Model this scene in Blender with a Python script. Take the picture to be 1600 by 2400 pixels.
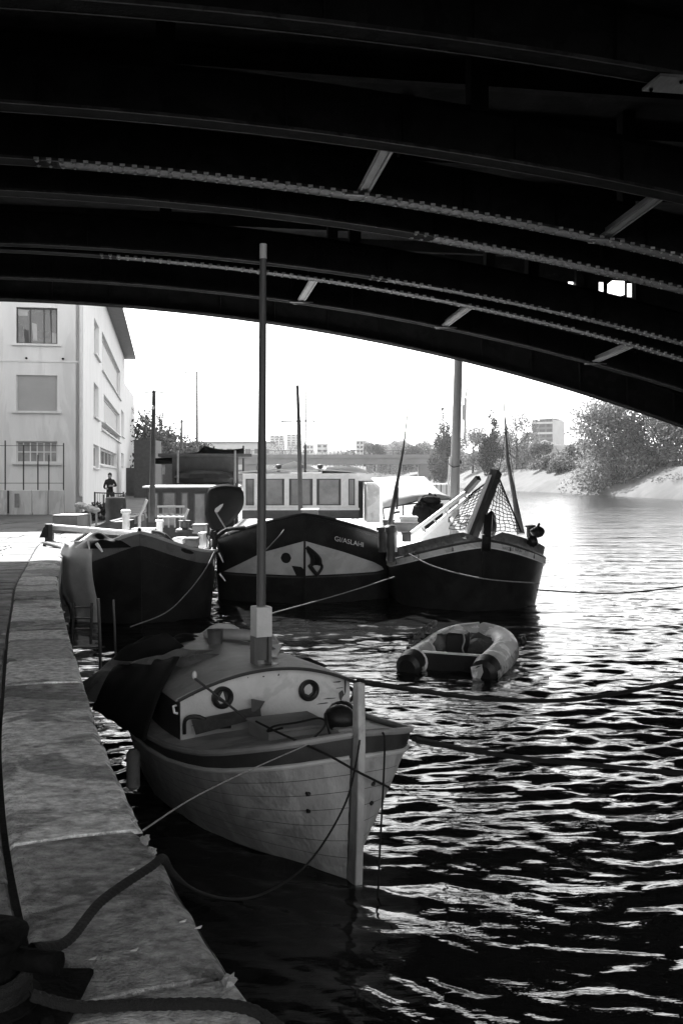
import bpy, math, random
import numpy as np
from mathutils import Vector, Matrix
random.seed(7)
R = math.radians
# ------------------------------------------------------------------ scene, camera, sky, sun, exposure
sc = bpy.context.scene
for o in list(bpy.data.objects): bpy.data.objects.remove(o)
COL = sc.collection
CZ = 3.07            # camera height above the water
QZ = 1.42            # quay level
cam_d = bpy.data.cameras.new('camera'); cam = bpy.data.objects.new('camera', cam_d); COL.objects.link(cam)
cam.location = (0, 0, CZ); cam.rotation_euler = (R(90), 0, 0)
cam_d.sensor_fit = 'VERTICAL'; cam_d.sensor_height = 36; cam_d.sensor_width = 24; cam_d.lens = 35
cam_d.shift_y = -85/2400; cam_d.clip_start = .05; cam_d.clip_end = 6000
sc.camera = cam
SUN_EL, SUN_AZ = R(38), R(-25)          # azimuth from +Y, negative is to the left
sdir = Vector((math.sin(SUN_AZ)*math.cos(SUN_EL), math.cos(SUN_AZ)*math.cos(SUN_EL), math.sin(SUN_EL)))
w = bpy.data.worlds.new('World'); sc.world = w; w.use_nodes = True
nt = w.node_tree; nt.nodes.clear()
sky = nt.nodes.new('ShaderNodeTexSky'); sky.sky_type = 'NISHITA'; sky.sun_disc = False
sky.sun_elevation = SUN_EL; sky.sun_rotation = SUN_AZ; sky.dust_density = 1.2; sky.air_density = 1.0; sky.altitude = 150
bw = nt.nodes.new('ShaderNodeRGBToBW'); bg = nt.nodes.new('ShaderNodeBackground'); bg.inputs[1].default_value = .15
out = nt.nodes.new('ShaderNodeOutputWorld')
nt.links.new(sky.outputs[0], bw.inputs[0]); nt.links.new(bw.outputs[0], bg.inputs[0]); nt.links.new(bg.outputs[0], out.inputs[0])
sl = bpy.data.lights.new('sun', 'SUN'); sl.energy = 4.5; sl.angle = R(.53); sl.color = (1, 1, 1)
so = bpy.data.objects.new('sun', sl); COL.objects.link(so); so.rotation_euler = sdir.to_track_quat('Z', 'Y').to_euler()
so.location = (-20, 40, 60)
sc.view_settings.view_transform = 'Standard'; sc.view_settings.look = 'None'
sc.view_settings.exposure = 2.0; sc.view_settings.gamma = 1; sc.view_settings.use_curve_mapping = False

# ------------------------------------------------------------------ helpers
def at(u, v, d):      # a direction read off the picture at a chosen real distance
    return Vector(((u-784)/2286*d, d, CZ-(v-1093)/2286*d))
def px(u, d): return (u-784)/2286*d
def hz(v, d): return CZ-(v-1093)/2286*d

def mat(name, v, rough=.6, var=.3, scale=2.0, metal=0., bump=.15, bscale=30., spec=.4, stain=0., stscale=1.5, stretch=(1, 1, 1), rnd=0., wear=0., wearv=.35):
    m = bpy.data.materials.new(name); m.use_nodes = True
    n = m.node_tree.nodes; l = m.node_tree.links
    b = n['Principled BSDF']
    tc = n.new('ShaderNodeTexCoord'); mp = n.new('ShaderNodeMapping'); mp.inputs['Scale'].default_value = stretch
    l.new(tc.outputs['Object'], mp.inputs[0])
    nz = n.new('ShaderNodeTexNoise'); nz.inputs['Scale'].default_value = scale; nz.inputs['Detail'].default_value = 6; nz.inputs['Roughness'].default_value = .65
    l.new(mp.outputs[0], nz.inputs['Vector'])
    mr = n.new('ShaderNodeMapRange'); mr.inputs[1].default_value = .3; mr.inputs[2].default_value = .7
    mr.inputs[3].default_value = v*(1-var); mr.inputs[4].default_value = v*(1+var)
    l.new(nz.outputs[0], mr.inputs[0]); cur = mr.outputs[0]
    if rnd:
        oi = n.new('ShaderNodeObjectInfo'); m1 = n.new('ShaderNodeMapRange'); m1.inputs[3].default_value = 1-rnd; m1.inputs[4].default_value = 1+rnd
        l.new(oi.outputs['Random'], m1.inputs[0]); mu = n.new('ShaderNodeMath'); mu.operation = 'MULTIPLY'
        l.new(cur, mu.inputs[0]); l.new(m1.outputs[0], mu.inputs[1]); cur = mu.outputs[0]
        ad = n.new('ShaderNodeVectorMath'); ad.operation = 'ADD'; cm = n.new('ShaderNodeVectorMath'); cm.operation = 'SCALE'
        cm.inputs[0].default_value = (37, 91, 53); l.new(oi.outputs['Random'], cm.inputs['Scale'])
        l.new(tc.outputs['Object'], ad.inputs[0]); l.new(cm.outputs[0], ad.inputs[1]); l.new(ad.outputs[0], mp.inputs[0])
    if stain:
        n2 = n.new('ShaderNodeTexNoise'); n2.inputs['Scale'].default_value = stscale; n2.inputs['Detail'].default_value = 5; n2.inputs['Roughness'].default_value = .6
        n2.inputs['Distortion'].default_value = .6
        l.new(mp.outputs[0], n2.inputs['Vector'])
        m2 = n.new('ShaderNodeMapRange'); m2.inputs[1].default_value = .51; m2.inputs[2].default_value = .555; m2.inputs[3].default_value = 1; m2.inputs[4].default_value = 1-stain
        l.new(n2.outputs[0], m2.inputs[0]); mu = n.new('ShaderNodeMath'); mu.operation = 'MULTIPLY'
        l.new(cur, mu.inputs[0]); l.new(m2.outputs[0], mu.inputs[1]); cur = mu.outputs[0]
    if wear:
        n3 = n.new('ShaderNodeTexNoise'); n3.inputs['Scale'].default_value = scale*6; n3.inputs['Detail'].default_value = 8; n3.inputs['Roughness'].default_value = .8
        l.new(mp.outputs[0], n3.inputs['Vector'])
        m3 = n.new('ShaderNodeMapRange'); m3.inputs[1].default_value = .72-wear*.25; m3.inputs[2].default_value = .76-wear*.25
        l.new(n3.outputs[0], m3.inputs[0])
        mx = n.new('ShaderNodeMix'); mx.data_type = 'FLOAT'; l.new(m3.outputs[0], mx.inputs[0]); l.new(cur, mx.inputs[2]); mx.inputs[3].default_value = wearv; cur = mx.outputs[0]
    l.new(cur, b.inputs['Base Color'])
    b.inputs['Roughness'].default_value = rough; b.inputs['Metallic'].default_value = metal
    b.inputs['Specular IOR Level'].default_value = spec
    if bump:
        n4 = n.new('ShaderNodeTexNoise'); n4.inputs['Scale'].default_value = bscale; n4.inputs['Detail'].default_value = 4
        l.new(mp.outputs[0], n4.inputs['Vector']); bp = n.new('ShaderNodeBump'); bp.inputs['Strength'].default_value = bump; bp.inputs['Distance'].default_value = .03
        l.new(n4.outputs[0], bp.inputs['Height']); l.new(bp.outputs[0], b.inputs['Normal'])
    return m

M = dict(
 coping=mat('coping_granite', .5, .75, .65, 14, bump=1., bscale=60, stain=.55, stscale=1.3, rnd=.5, stretch=(1, 1.35, 1), wear=.45, wearv=.6, spec=.25),
 paving=mat('paving_stone', .17, .8, .5, 7, bump=.9, bscale=40, stain=.4, stscale=1.5, rnd=.35),
 joint=mat('joint_dirt', .006, .9, .4, 8, bump=.4),
 quay=mat('quay_pavement', .085, .85, .25, .6, bump=.3, bscale=12, stain=.35, stscale=.5),
 quaywall=mat('quay_wall_stone', .06, .8, .4, 2, bump=.5, bscale=10, stain=.4),
 chip=mat('fresh_stone_chip', .36, .8, .25, 30, bump=.4, bscale=120),
 paper=mat('litter_paper', .7, .8, .15, 20, bump=.2),
 iron=mat('cast_iron', .005, .9, .5, 9, bump=.4, bscale=40, spec=.05),
 steel=mat('bridge_steel', .02, .85, .35, 1.5, bump=.2, bscale=25, stain=.3, spec=.08),
 flange=mat('lit_worn_flange', .085, .55, .35, 5, bump=.3, bscale=40, stain=.45, stscale=6, wear=.1, wearv=.1),  # worn paint, lightened to carry the glow bounced off the water
 flange_shaded=mat('shaded_flange_paint', .016, .85, .35, 3, bump=.2, stain=.3, spec=.06),  # same flange paint, darkened where little of that glow reaches
 edge=mat('flange_edge_highlight', .045, .6, .5, 4, bump=.2, stain=.5, stscale=2, spec=.2),  # paler strip painting the highlight along each flange edge
 rivet=mat('lit_rivet_paint', .6, .5, .5, 6, bump=.2, stain=.4, stscale=3),  # whitened so the rivets seem to catch light from the water
 strut=mat('strut_grey_paint', .2, .5, .3, 8, bump=.2, stretch=(1, .2, 1)),
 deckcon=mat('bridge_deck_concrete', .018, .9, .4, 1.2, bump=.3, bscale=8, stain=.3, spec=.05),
 abut=mat('abutment_stone', .2, .85, .3, 1, bump=.4, bscale=6, stain=.3),
 wall=mat('white_render_wall', .74, .9, .1, .8, bump=.12, bscale=30, stain=.1, stscale=.9, stretch=(1, 1, .2)),
 wall2=mat('side_render_wall', .82, .9, .05, .8, bump=.06, bscale=40, stain=.05, stretch=(1, 1, .3)),
 trim=mat('white_trim', .68, .7, .08, 3, bump=.05),
 soffit=mat('grey_eaves', .22, .8, .15, 2, bump=.05),
 shutter=mat('grey_roller_shutter', .42, .6, .05, 2, bump=.0),
 panelw=mat('pale_panel', .60, .8, .12, 3, bump=.1, stain=.18, stscale=2, stretch=(1, 1, .3)),
 rail=mat('dark_metal_rail', .03, .5, .3, 5),
 black=mat('black_paint', .02, .42, .5, 2, bump=.08, bscale=14, spec=.35, stain=.3),
 bowpanel=mat('bow_grey_paint', .5, .5, .12, 2.5, bump=.06, stain=.12),
 band=mat('bulwark_grey_paint', .13, .5, .15, 3, bump=.08, stain=.25),
 white=mat('white_boat_paint', .78, .45, .07, 3, bump=.05, stain=.08, stscale=3),
 whitedirty=mat('dirty_white_paint', .62, .55, .15, 4, bump=.1, stain=.25, stscale=3),
 grey=mat('mid_grey_paint', .22, .55, .2, 4, bump=.1),
 ltgrey=mat('light_grey_paint', .42, .55, .15, 4, bump=.1),
 dgrey=mat('dark_grey_paint', .06, .55, .3, 4, bump=.1),
 canvas=mat('pale_canvas', .55, .9, .08, 2, bump=.12, bscale=200),
 tarp=mat('dark_tarpaulin', .012, .85, .25, 2, bump=.15, bscale=60, spec=.08),
 gtarp=mat('grey_tarpaulin', .12, .8, .3, 4, bump=.4, bscale=15, stain=.3, stscale=5),
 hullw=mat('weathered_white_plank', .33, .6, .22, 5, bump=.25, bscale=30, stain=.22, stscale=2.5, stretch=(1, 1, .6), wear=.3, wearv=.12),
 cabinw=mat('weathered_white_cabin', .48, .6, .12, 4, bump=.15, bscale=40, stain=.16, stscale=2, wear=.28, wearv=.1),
 deckg=mat('grey_deck_paint', .23, .65, .18, 4, bump=.2, bscale=80, stain=.2, stscale=2),
 deckf=mat('pale_grey_deck_paint', .42, .65, .18, 4, bump=.2, bscale=80, stain=.25, stscale=2, wear=.15, wearv=.08),
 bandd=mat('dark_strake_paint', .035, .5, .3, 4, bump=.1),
 wood=mat('dark_mast_wood', .055, .5, .3, 3, bump=.2, bscale=30, stretch=(8, 8, .5)),
 woodl=mat('pale_weathered_wood', .40, .7, .25, 4, bump=.2, stretch=(1, 6, 1)),
 rubber=mat('black_rubber', .012, .5, .3, 6),
 rope=mat('dark_wet_rope', .009, .8, .3, 30, bump=.8, bscale=200),
 ropel=mat('pale_rope', .30, .8, .25, 30, bump=.6, bscale=200),
 pvc=mat('white_inflatable', .82, .45, .2, 2.5, bump=.25, bscale=12, stain=.5, stscale=2.2, wear=.2, wearv=.06),
 pvcg=mat('grimy_inflatable', .40, .6, .4, 5, bump=.3, bscale=14, stain=.55, stscale=4),
 mastg=mat('grey_mast_paint', .24, .5, .06, 2, bump=.05),
 cloth=mat('black_cloth', .015, .85, .3, 6),
 skin=mat('skin', .35, .6, .1, 6),
 hair=mat('dark_hair', .02, .6, .3, 20),
 bark=mat('bark', .05, .9, .3, 3, bump=.6, bscale=12),
 concrete=mat('far_concrete', .2, .85, .15, .2, bump=.1, bscale=2),
 farw=mat('far_pale_wall', .55, .85, .1, .2, bump=0),
 fard=mat('far_dark_window', .10, .4, .2, 1, bump=0),
 bank=mat('sandy_bank', .075, .95, .25, .35, bump=.5, bscale=1.5, stain=.2, stscale=.12),
 soil=mat('dark_hillside', .08, .95, .5, .3, bump=.6, bscale=1),
 hill=mat('hill_woods', .05, .95, .5, .05, bump=.8, bscale=.15),
)
def glass(name, v=.03, rough=.05, spec=.8):
    return mat(name, v, rough, .4, 1.2, bump=.02, bscale=3, spec=spec)
M['glass'] = glass('dark_glass'); M['glassg'] = glass('grey_blind_glass', .20, .15, .5); M['glintp'] = glass('porthole_glint', .5, .12, .7)
def leafmat(name, v, tr=.35):
    m = bpy.data.materials.new(name); m.use_nodes = True; n = m.node_tree.nodes; l = m.node_tree.links; b = n['Principled BSDF']
    g = n.new('ShaderNodeNewGeometry'); mr = n.new('ShaderNodeMapRange'); mr.inputs[3].default_value = v*.55; mr.inputs[4].default_value = v*1.45
    l.new(g.outputs['Random Per Island'], mr.inputs[0]); l.new(mr.outputs[0], b.inputs['Base Color']); b.inputs['Roughness'].default_value = .75; b.inputs['Specular IOR Level'].default_value = .1
    t = n.new('ShaderNodeBsdfTranslucent'); l.new(mr.outputs[0], t.inputs[0]); mx = n.new('ShaderNodeMixShader'); mx.inputs[0].default_value = tr
    l.new(b.outputs[0], mx.inputs[1]); l.new(t.outputs[0], mx.inputs[2]); l.new(mx.outputs[0], n['Material Output'].inputs[0]); return m
M['leaf'] = leafmat('leaves_mid', .2, .45); M['leafp'] = leafmat('leaves_pale', .16); M['leafd'] = leafmat('leaves_dark', .05)

def tag(o, label=None, cat=None, group=None, kind=None):
    if label: o['label'] = label
    if cat: o['category'] = cat
    if group: o['group'] = group
    if kind: o['kind'] = kind
    return o
def thing(name, loc, label, cat, group=None):
    o = bpy.data.objects.new(name, None); COL.objects.link(o); o.location = loc; o.empty_display_size = .2
    return tag(o, label, cat, group)
def rootloc(p):
    while p.parent: p = p.parent
    return p.location.copy()

def crom(pts, n=6):
    P = [Vector(p) for p in pts]; P = [2*P[0]-P[1]] + P + [2*P[-1]-P[-2]]; o = []
    for i in range(1, len(P)-2):
        for k in range(n):
            t = k/n; a, b, c, d = P[i-1:i+3]
            o.append(.5*((2*b)+(c-a)*t+(2*a-5*b+4*c-d)*t*t+(3*b-a-3*c+d)*t**3))
    return o+[P[-2]]

class MB:
    def __init__(s, T=None): s.v = []; s.f = []; s.T = T; s.smooth = False
    def add(s, vs, fs):
        k = len(s.v)
        for p in vs:
            p = Vector(p); s.v.append(s.T(*p) if s.T else p)
        s.f += [tuple(i+k for i in f) for f in fs]; return s
    def poly(s, pts): return s.add(pts, [tuple(range(len(pts)))])
    def box(s, x0, x1, y0, y1, z0, z1):
        return s.add([(x0,y0,z0),(x1,y0,z0),(x1,y1,z0),(x0,y1,z0),(x0,y0,z1),(x1,y0,z1),(x1,y1,z1),(x0,y1,z1)],
                     [(0,3,2,1),(4,5,6,7),(0,1,5,4),(1,2,6,5),(2,3,7,6),(3,0,4,7)])
    def bevbox(s, x0, x1, y0, y1, z0, z1, b):
        lo = [(x0,y0),(x1,y0),(x1,y1),(x0,y1)]; hi = [(x0+b,y0+b),(x1-b,y0+b),(x1-b,y1-b),(x0+b,y1-b)]
        vs = [(x,y,z0) for x, y in lo]+[(x,y,z1-b) for x, y in lo]+[(x,y,z1) for x, y in hi]
        fs = [(0,3,2,1)]+[(i,(i+1)%4,4+(i+1)%4,4+i) for i in range(4)]+[(4+i,4+(i+1)%4,8+(i+1)%4,8+i) for i in range(4)]+[(8,9,10,11)]
        return s.add(vs, fs)
    def beam(s, p, q, w, h, up=(0,0,1)):
        p, q = Vector(p), Vector(q); d = (q-p).normalized(); r = d.cross(Vector(up))
        if r.length < 1e-4: r = d.cross(Vector((1,0,0)))
        r.normalize(); u = r.cross(d); r *= w/2; u *= h/2
        vs = [p-r-u,p+r-u,p+r+u,p-r+u,q-r-u,q+r-u,q+r+u,q-r+u]
        return s.add(vs, [(3,2,1,0),(4,5,6,7),(0,1,5,4),(1,2,6,5),(2,3,7,6),(3,0,4,7)])
    def tube(s, pts, r, n=6, cap=True):
        P = [Vector(p) for p in pts]; N = len(P); rr = r if isinstance(r, (list, tuple)) else [r]*N
        vs, fs = [], []; prev = None
        for i in range(N):
            d = (P[min(i+1,N-1)]-P[max(i-1,0)]).normalized()
            a = d.cross(Vector((0,0,1))) if prev is None else prev-d*prev.dot(d)
            if a.length < 1e-3: a = d.cross(Vector((1,0,0)))
            a.normalize(); prev = a; b = d.cross(a)
            vs += [P[i]+rr[i]*(math.cos(2*math.pi*k/n)*a+math.sin(2*math.pi*k/n)*b) for k in range(n)]
        for i in range(N-1):
            for k in range(n): k2 = (k+1)%n; fs.append((i*n+k,i*n+k2,(i+1)*n+k2,(i+1)*n+k))
        if cap: fs += [tuple(range(n))[::-1], tuple((N-1)*n+k for k in range(n))]
        return s.add(vs, fs)
    def lathe(s, prof, c, n=12):
        vs, fs = [], []
        for r, z in prof: vs += [(c[0]+r*math.cos(2*math.pi*k/n), c[1]+r*math.sin(2*math.pi*k/n), c[2]+z) for k in range(n)]
        for i in range(len(prof)-1):
            for k in range(n): k2 = (k+1)%n; fs.append((i*n+k,i*n+k2,(i+1)*n+k2,(i+1)*n+k))
        fs += [tuple(range(n))[::-1], tuple((len(prof)-1)*n+k for k in range(n))]
        return s.add(vs, fs)
    def sheet(s, rows):
        m = len(rows[0]); vs = [p for r in rows for p in r]
        return s.add(vs, [(i*m+j,i*m+j+1,(i+1)*m+j+1,(i+1)*m+j) for i in range(len(rows)-1) for j in range(m-1)])
    def plate(s, pts, off):
        n = len(pts); off = Vector(off); P = [Vector(p) for p in pts]
        return s.add(P+[p+off for p in P], [tuple(range(n))[::-1], tuple(range(n,2*n))]+[(i,(i+1)%n,n+(i+1)%n,n+i) for i in range(n)])
    def ball(s, c, rx, ry, rz, n=10, m=6, jit=0):
        vs, fs = [], []
        for i in range(m+1):
            t = math.pi*i/m
            for k in range(n):
                p = 2*math.pi*k/n; j = 1+random.uniform(-jit, jit)
                vs.append((c[0]+rx*j*math.sin(t)*math.cos(p), c[1]+ry*j*math.sin(t)*math.sin(p), c[2]+rz*j*math.cos(t)))
        for i in range(m):
            for k in range(n): k2 = (k+1)%n; fs.append((i*n+k,(i+1)*n+k,(i+1)*n+k2,i*n+k2))
        return s.add(vs, fs)
    def build(s, name, m, parent=None, smooth=None):
        if parent is not None: L = rootloc(parent)
        else:
            xs = [p.x for p in s.v]; ys = [p.y for p in s.v]; zs = [p.z for p in s.v]
            L = Vector(((min(xs)+max(xs))/2, (min(ys)+max(ys))/2, min(zs)))
        me = bpy.data.meshes.new(name); me.from_pydata([p-L for p in s.v], [], s.f); me.validate(); me.update()
        me.materials.append(M[m] if isinstance(m, str) else m)
        if s.smooth if smooth is None else smooth:
            me.shade_smooth()
            try: me.set_sharp_from_angle(angle=R(40))
            except Exception: pass
        o = bpy.data.objects.new(name, me); COL.objects.link(o)
        if parent is not None: o.parent = parent
        else: o.location = L
        return o
def copyobj(o, parent, loc):
    c = o.copy(); COL.objects.link(c); c.parent = parent; c.location = loc; return c

class Frame:      # l to the right, a along (aft), z up
    def __init__(s, o, ax):
        s.o = Vector((o[0], o[1], 0)); a = Vector((ax[0], ax[1], 0)).normalized(); s.a = a; s.l = Vector((a.y, -a.x, 0))
    def __call__(s, l, a, z): return s.o+s.l*l+s.a*a+Vector((0, 0, z))

def wall_cells(L, z0, z1, ops):      # rectangles left after cutting openings (x0,x1,za,zb)
    xs = sorted({0, L, *[max(0,o[0]) for o in ops], *[min(L,o[1]) for o in ops]}); out = []
    for a, b in zip(xs, xs[1:]):
        if b-a < 1e-4: continue
        mid = (a+b)/2; c = z0
        for o in sorted([o for o in ops if o[0] < mid < o[1]], key=lambda q: q[2]):
            if o[2] > c: out.append((a, b, c, o[2]))
            c = max(c, o[3])
        if c < z1: out.append((a, b, c, z1))
    return out
def add_wall(mb, T, L, z0, z1, th, ops):      # T(x along, y inward, z)
    mb.T = T
    for a, b, c, d in wall_cells(L, z0, z1, ops): mb.box(a, b, 0, th, c, d)
    mb.T = None

def twist_rope(name, pts, rf, m, label, pitch=.09):      # three stranded rope with a visible lay
    C = crom(pts, 24); L = [0.]
    for a, b in zip(C, C[1:]): L.append(L[-1]+(b-a).length)
    N = int(L[-1]/.011); P = []; j = 0
    for i in range(N+1):
        q = L[-1]*i/N
        while j < len(L)-2 and L[j+1] < q: j += 1
        P.append(C[j].lerp(C[j+1], (q-L[j])/max(1e-6, L[j+1]-L[j])))
    n = 12; vs, fs = [], []; prev = None
    for i in range(N+1):
        d = (P[min(i+1,N)]-P[max(i-1,0)]).normalized(); a = d.cross(Vector((0,0,1))) if prev is None else prev-d*prev.dot(d); a.normalize(); prev = a; b = d.cross(a)
        q = L[-1]*i/N; r = rf(i/N)
        for k in range(n):
            t = 2*math.pi*k/n; rr = r*(.86+.2*abs(math.cos(1.5*(t-q*2*math.pi/pitch)))); vs.append(P[i]+rr*(math.cos(t)*a+math.sin(t)*b))
    for i in range(N):
        for k in range(n): k2 = (k+1)%n; fs.append((i*n+k,i*n+k2,(i+1)*n+k2,(i+1)*n+k))
    mb = MB(); mb.add(vs, fs); return tag(mb.build(name, m, smooth=True), label, 'rope')
def rope(name, pts, r, m, label, n=6, sides=6, group=None):
    mb = MB(); mb.tube(crom(pts, n), r, sides); mb.smooth = True
    return tag(mb.build(name, m), label, 'rope', group)

# leaf cloud: many small quads spread through clumps
def leaves(mb, clumps, n, size):
    tot = sum(c[3]*c[4]*c[5] for c in clumps)
    for (cx, cy, cz, rx, ry, rz) in clumps:
        for _ in range(max(4, int(n*rx*ry*rz/tot))):
            d = Vector((random.gauss(0,1), random.gauss(0,1), random.gauss(0,1))).normalized()*random.random()**.4
            p = Vector((cx+d.x*rx, cy+d.y*ry, cz+d.z*rz)); s_ = size*random.uniform(.6, 1.5)
            a = Vector((random.gauss(0,1), random.gauss(0,1), random.gauss(0,1))).normalized(); b = a.orthogonal().normalized()
            mb.add([p-a*s_*.5, p+b*s_*.3, p+a*s_*.5, p-b*s_*.3], [(0,1,2,3)])
    return mb
def branches(mb, p, d, L, r, depth, spread=.6, kids=3):
    q = p+d*L; mb.tube([p, p+d*L*.5+Vector((random.uniform(-.05,.05)*L, random.uniform(-.05,.05)*L, 0)), q], [r, r*.8, r*.6], 5 if depth > 1 else 3, False)
    if depth <= 0: return
    for i in range(kids):
        e = (d+Vector((random.uniform(-1,1), random.uniform(-1,1), random.uniform(-.2,.7)))*spread).normalized()
        branches(mb, p+d*L*random.uniform(.55,1), e, L*random.uniform(.55,.8), r*.55, depth-1, spread, kids)
# ------------------------------------------------------------------ water
def build_water():
    rng = np.random.default_rng(11)
    rows = [-45., -20., -8., -3., 0., .8, 1.5]; d = 2.0
    while d < 900: rows.append(d); d *= 1.0045 if d < 60 else 1.03
    a = np.concatenate([np.linspace(-3, -.42, 26)[:-1], np.linspace(-.42, .42, 460), np.linspace(.42, 3, 26)[1:]])
    Y = np.array(rows); Yc = np.maximum(Y, 6.)
    X = np.outer(Yc, a); YY = np.repeat(Y[:, None], len(a), 1)
    cell = np.maximum(np.gradient(Y)[:, None], np.outer(Yc, np.gradient(a)))
    Z = np.zeros_like(X)
    wx = X + .5*np.sin(YY*.9+.6*np.sin(X*.7)) ; wy = YY + .22*np.sin(X*1.1+.5*np.sin(YY*.8)) + .1*np.sin(X*2.7-1.3*YY)
    mod = .72+.28*np.sin(X*.55+1.3*np.sin(YY*.33))*np.sin(YY*.47+.9*np.sin(X*.4)+1)
    for i in range(64):
        lam = math.exp(rng.uniform(math.log(.15), math.log(.95)))
        th = rng.normal(R(87), R(20) if lam > .6 else R(31)); k = 2*math.pi/lam; ph = rng.uniform(0, 6.28)
        amp = .0062*lam*(.6 if lam > .6 else 1.0 if lam > .24 else .6)
        fade = np.clip((lam/cell-2.5)/2.5, 0, 1)
        A = k*(math.cos(th)*wx+math.sin(th)*wy)+ph
        Z += amp*fade*mod*(np.sin(A)+.28*np.cos(2*A))
    me = bpy.data.meshes.new('water'); nr, nc = X.shape
    co = np.stack([X, YY, Z], -1).reshape(-1, 3)
    idx = np.arange(nr*nc).reshape(nr, nc)
    q = np.stack([idx[:-1, :-1], idx[:-1, 1:], idx[1:, 1:], idx[1:, :-1]], -1).reshape(-1)
    me.vertices.add(len(co)); me.vertices.foreach_set('co', co.ravel()); nf = len(q)//4
    me.loops.add(len(q)); me.loops.foreach_set('vertex_index', q.astype(np.int32))
    me.polygons.add(nf); me.polygons.foreach_set('loop_start', np.arange(0, 4*nf, 4, dtype=np.int32))
    me.update(calc_edges=True); me.validate(); me.shade_smooth()
    m = bpy.data.materials.new('river_water'); m.use_nodes = True; n = m.node_tree.nodes; l = m.node_tree.links; b = n['Principled BSDF']
    b.inputs['Base Color'].default_value = (.012, .012, .012, 1); b.inputs['Roughness'].default_value = .008; b.inputs['IOR'].default_value = 1.333
    g = n.new('ShaderNodeNewGeometry'); mp = n.new('ShaderNodeMapping'); mp.inputs['Scale'].default_value = (.45, 1.3, 1)
    l.new(g.outputs['Position'], mp.inputs[0])
    z1 = n.new('ShaderNodeTexNoise'); z1.inputs['Scale'].default_value = 7; z1.inputs['Detail'].default_value = 4; z1.inputs['Distortion'].default_value = .4
    z2 = n.new('ShaderNodeTexNoise'); z2.inputs['Scale'].default_value = .9; z2.inputs['Detail'].default_value = 3
    l.new(mp.outputs[0], z1.inputs['Vector']); l.new(mp.outputs[0], z2.inputs['Vector'])
    b1 = n.new('ShaderNodeBump'); b1.inputs['Strength'].default_value = .21; b1.inputs['Distance'].default_value = .06
    b2 = n.new('ShaderNodeBump'); b2.inputs['Strength'].default_value = .4; b2.inputs['Distance'].default_value = .25
    l.new(z1.outputs[0], b1.inputs['Height']); l.new(z2.outputs[0], b2.inputs['Height']); b3 = n.new('ShaderNodeBump'); b3.inputs['Strength'].default_value = 1.; b3.inputs['Distance'].default_value = .1; l.new(b3.outputs[0], b2.inputs['Normal']); l.new(b2.outputs[0], b1.inputs['Normal']); l.new(b1.outputs[0], b.inputs['Normal'])
    # open river is ruffled by the wind, the water under the bridge is sheltered
    sp = n.new('ShaderNodeSeparateXYZ'); l.new(g.outputs['Position'], sp.inputs[0])
    rr = n.new('ShaderNodeMapRange'); rr.inputs[1].default_value = 14; rr.inputs[2].default_value = 45; rr.inputs[3].default_value = .008; rr.inputs[4].default_value = .13
    l.new(sp.outputs[1], rr.inputs[0])
    mp2 = n.new('ShaderNodeMapping'); mp2.inputs['Scale'].default_value = (.1, .35, 1); l.new(g.outputs['Position'], mp2.inputs[0])
    z3 = n.new('ShaderNodeTexNoise'); z3.inputs['Scale'].default_value = 1.6; z3.inputs['Detail'].default_value = 5; l.new(mp2.outputs[0], z3.inputs['Vector'])
    l.new(z3.outputs[0], b3.inputs['Height'])
    pr = n.new('ShaderNodeMapRange'); pr.inputs[1].default_value = .35; pr.inputs[2].default_value = .65; pr.inputs[3].default_value = .3; pr.inputs[4].default_value = 1.5; l.new(z3.outputs[0], pr.inputs[0])
    mu = n.new('ShaderNodeMath'); mu.operation = 'MULTIPLY'; l.new(rr.outputs[0], mu.inputs[0]); l.new(pr.outputs[0], mu.inputs[1]); l.new(mu.outputs[0], b.inputs['Roughness'])
    ms = n.new('ShaderNodeMath'); ms.operation = 'MULTIPLY'; ms.inputs[1].default_value = .17; l.new(pr.outputs[0], ms.inputs[0]); l.new(ms.outputs[0], b1.inputs['Strength'])
    me.materials.append(m)
    o = bpy.data.objects.new('water', me); COL.objects.link(o); tag(o, kind='structure')
build_water()

# ------------------------------------------------------------------ quay
EDGE = [(4.0,-12),(2.2,-5),(1.25,-1.2),(.85,.4),(.4,1.6),(-.23,3.0),(-.93,4.67),(-1.52,6.3),(-3.0,10.9),(-4.36,15.3),(-6.63,23.9),(-7.6,30),(-8.2,38),(-8.8,47),(-11,80),(-13.5,120),(-17,170),(-24,230)]
def edge_x(y):
    for (x0, y0), (x1, y1) in zip(EDGE, EDGE[1:]):
        if y <= y1: return x0+(x1-x0)*(y-y0)/(y1-y0)
    return EDGE[-1][0]
ES = [Vector((edge_x(y), y, 0)) for y in np.arange(-6, 46, .25)]
for _ in range(4): ES = [ES[0]]+[(a+2*b+c)/4 for a, b, c in zip(ES, ES[1:], ES[2:])]+[ES[-1]]
acc = [0.]
for a, b in zip(ES, ES[1:]): acc.append(acc[-1]+(b-a).length)
def esamp(s, off=0.):      # point on the edge at arc length s, offset inland
    i = min(max(np.searchsorted(acc, s)-1, 0), len(ES)-2); t = (s-acc[i])/(acc[i+1]-acc[i]); d = (ES[i+1]-ES[i]).normalized()
    return ES[i]+(ES[i+1]-ES[i])*t+Vector((-d.y, d.x, 0))*off
def s_at_y(y): return float(np.interp(y, [p.y for p in ES], acc))
g = MB()
rows = []
for x, y in [(4-.3,-12)]+[(edge_x(y)-.3, y) for y in np.arange(-6, 46, 1.)]+EDGE[-4:]:
    rows.append([Vector((-260, y, QZ-.05)), Vector((min(-14, x-20), y, QZ-.05)), Vector((x-2, y, QZ-.05)), Vector((x, y, QZ-.05))])
g.sheet(rows); quay = tag(g.build('quay', 'quay'), kind='structure')
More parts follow.
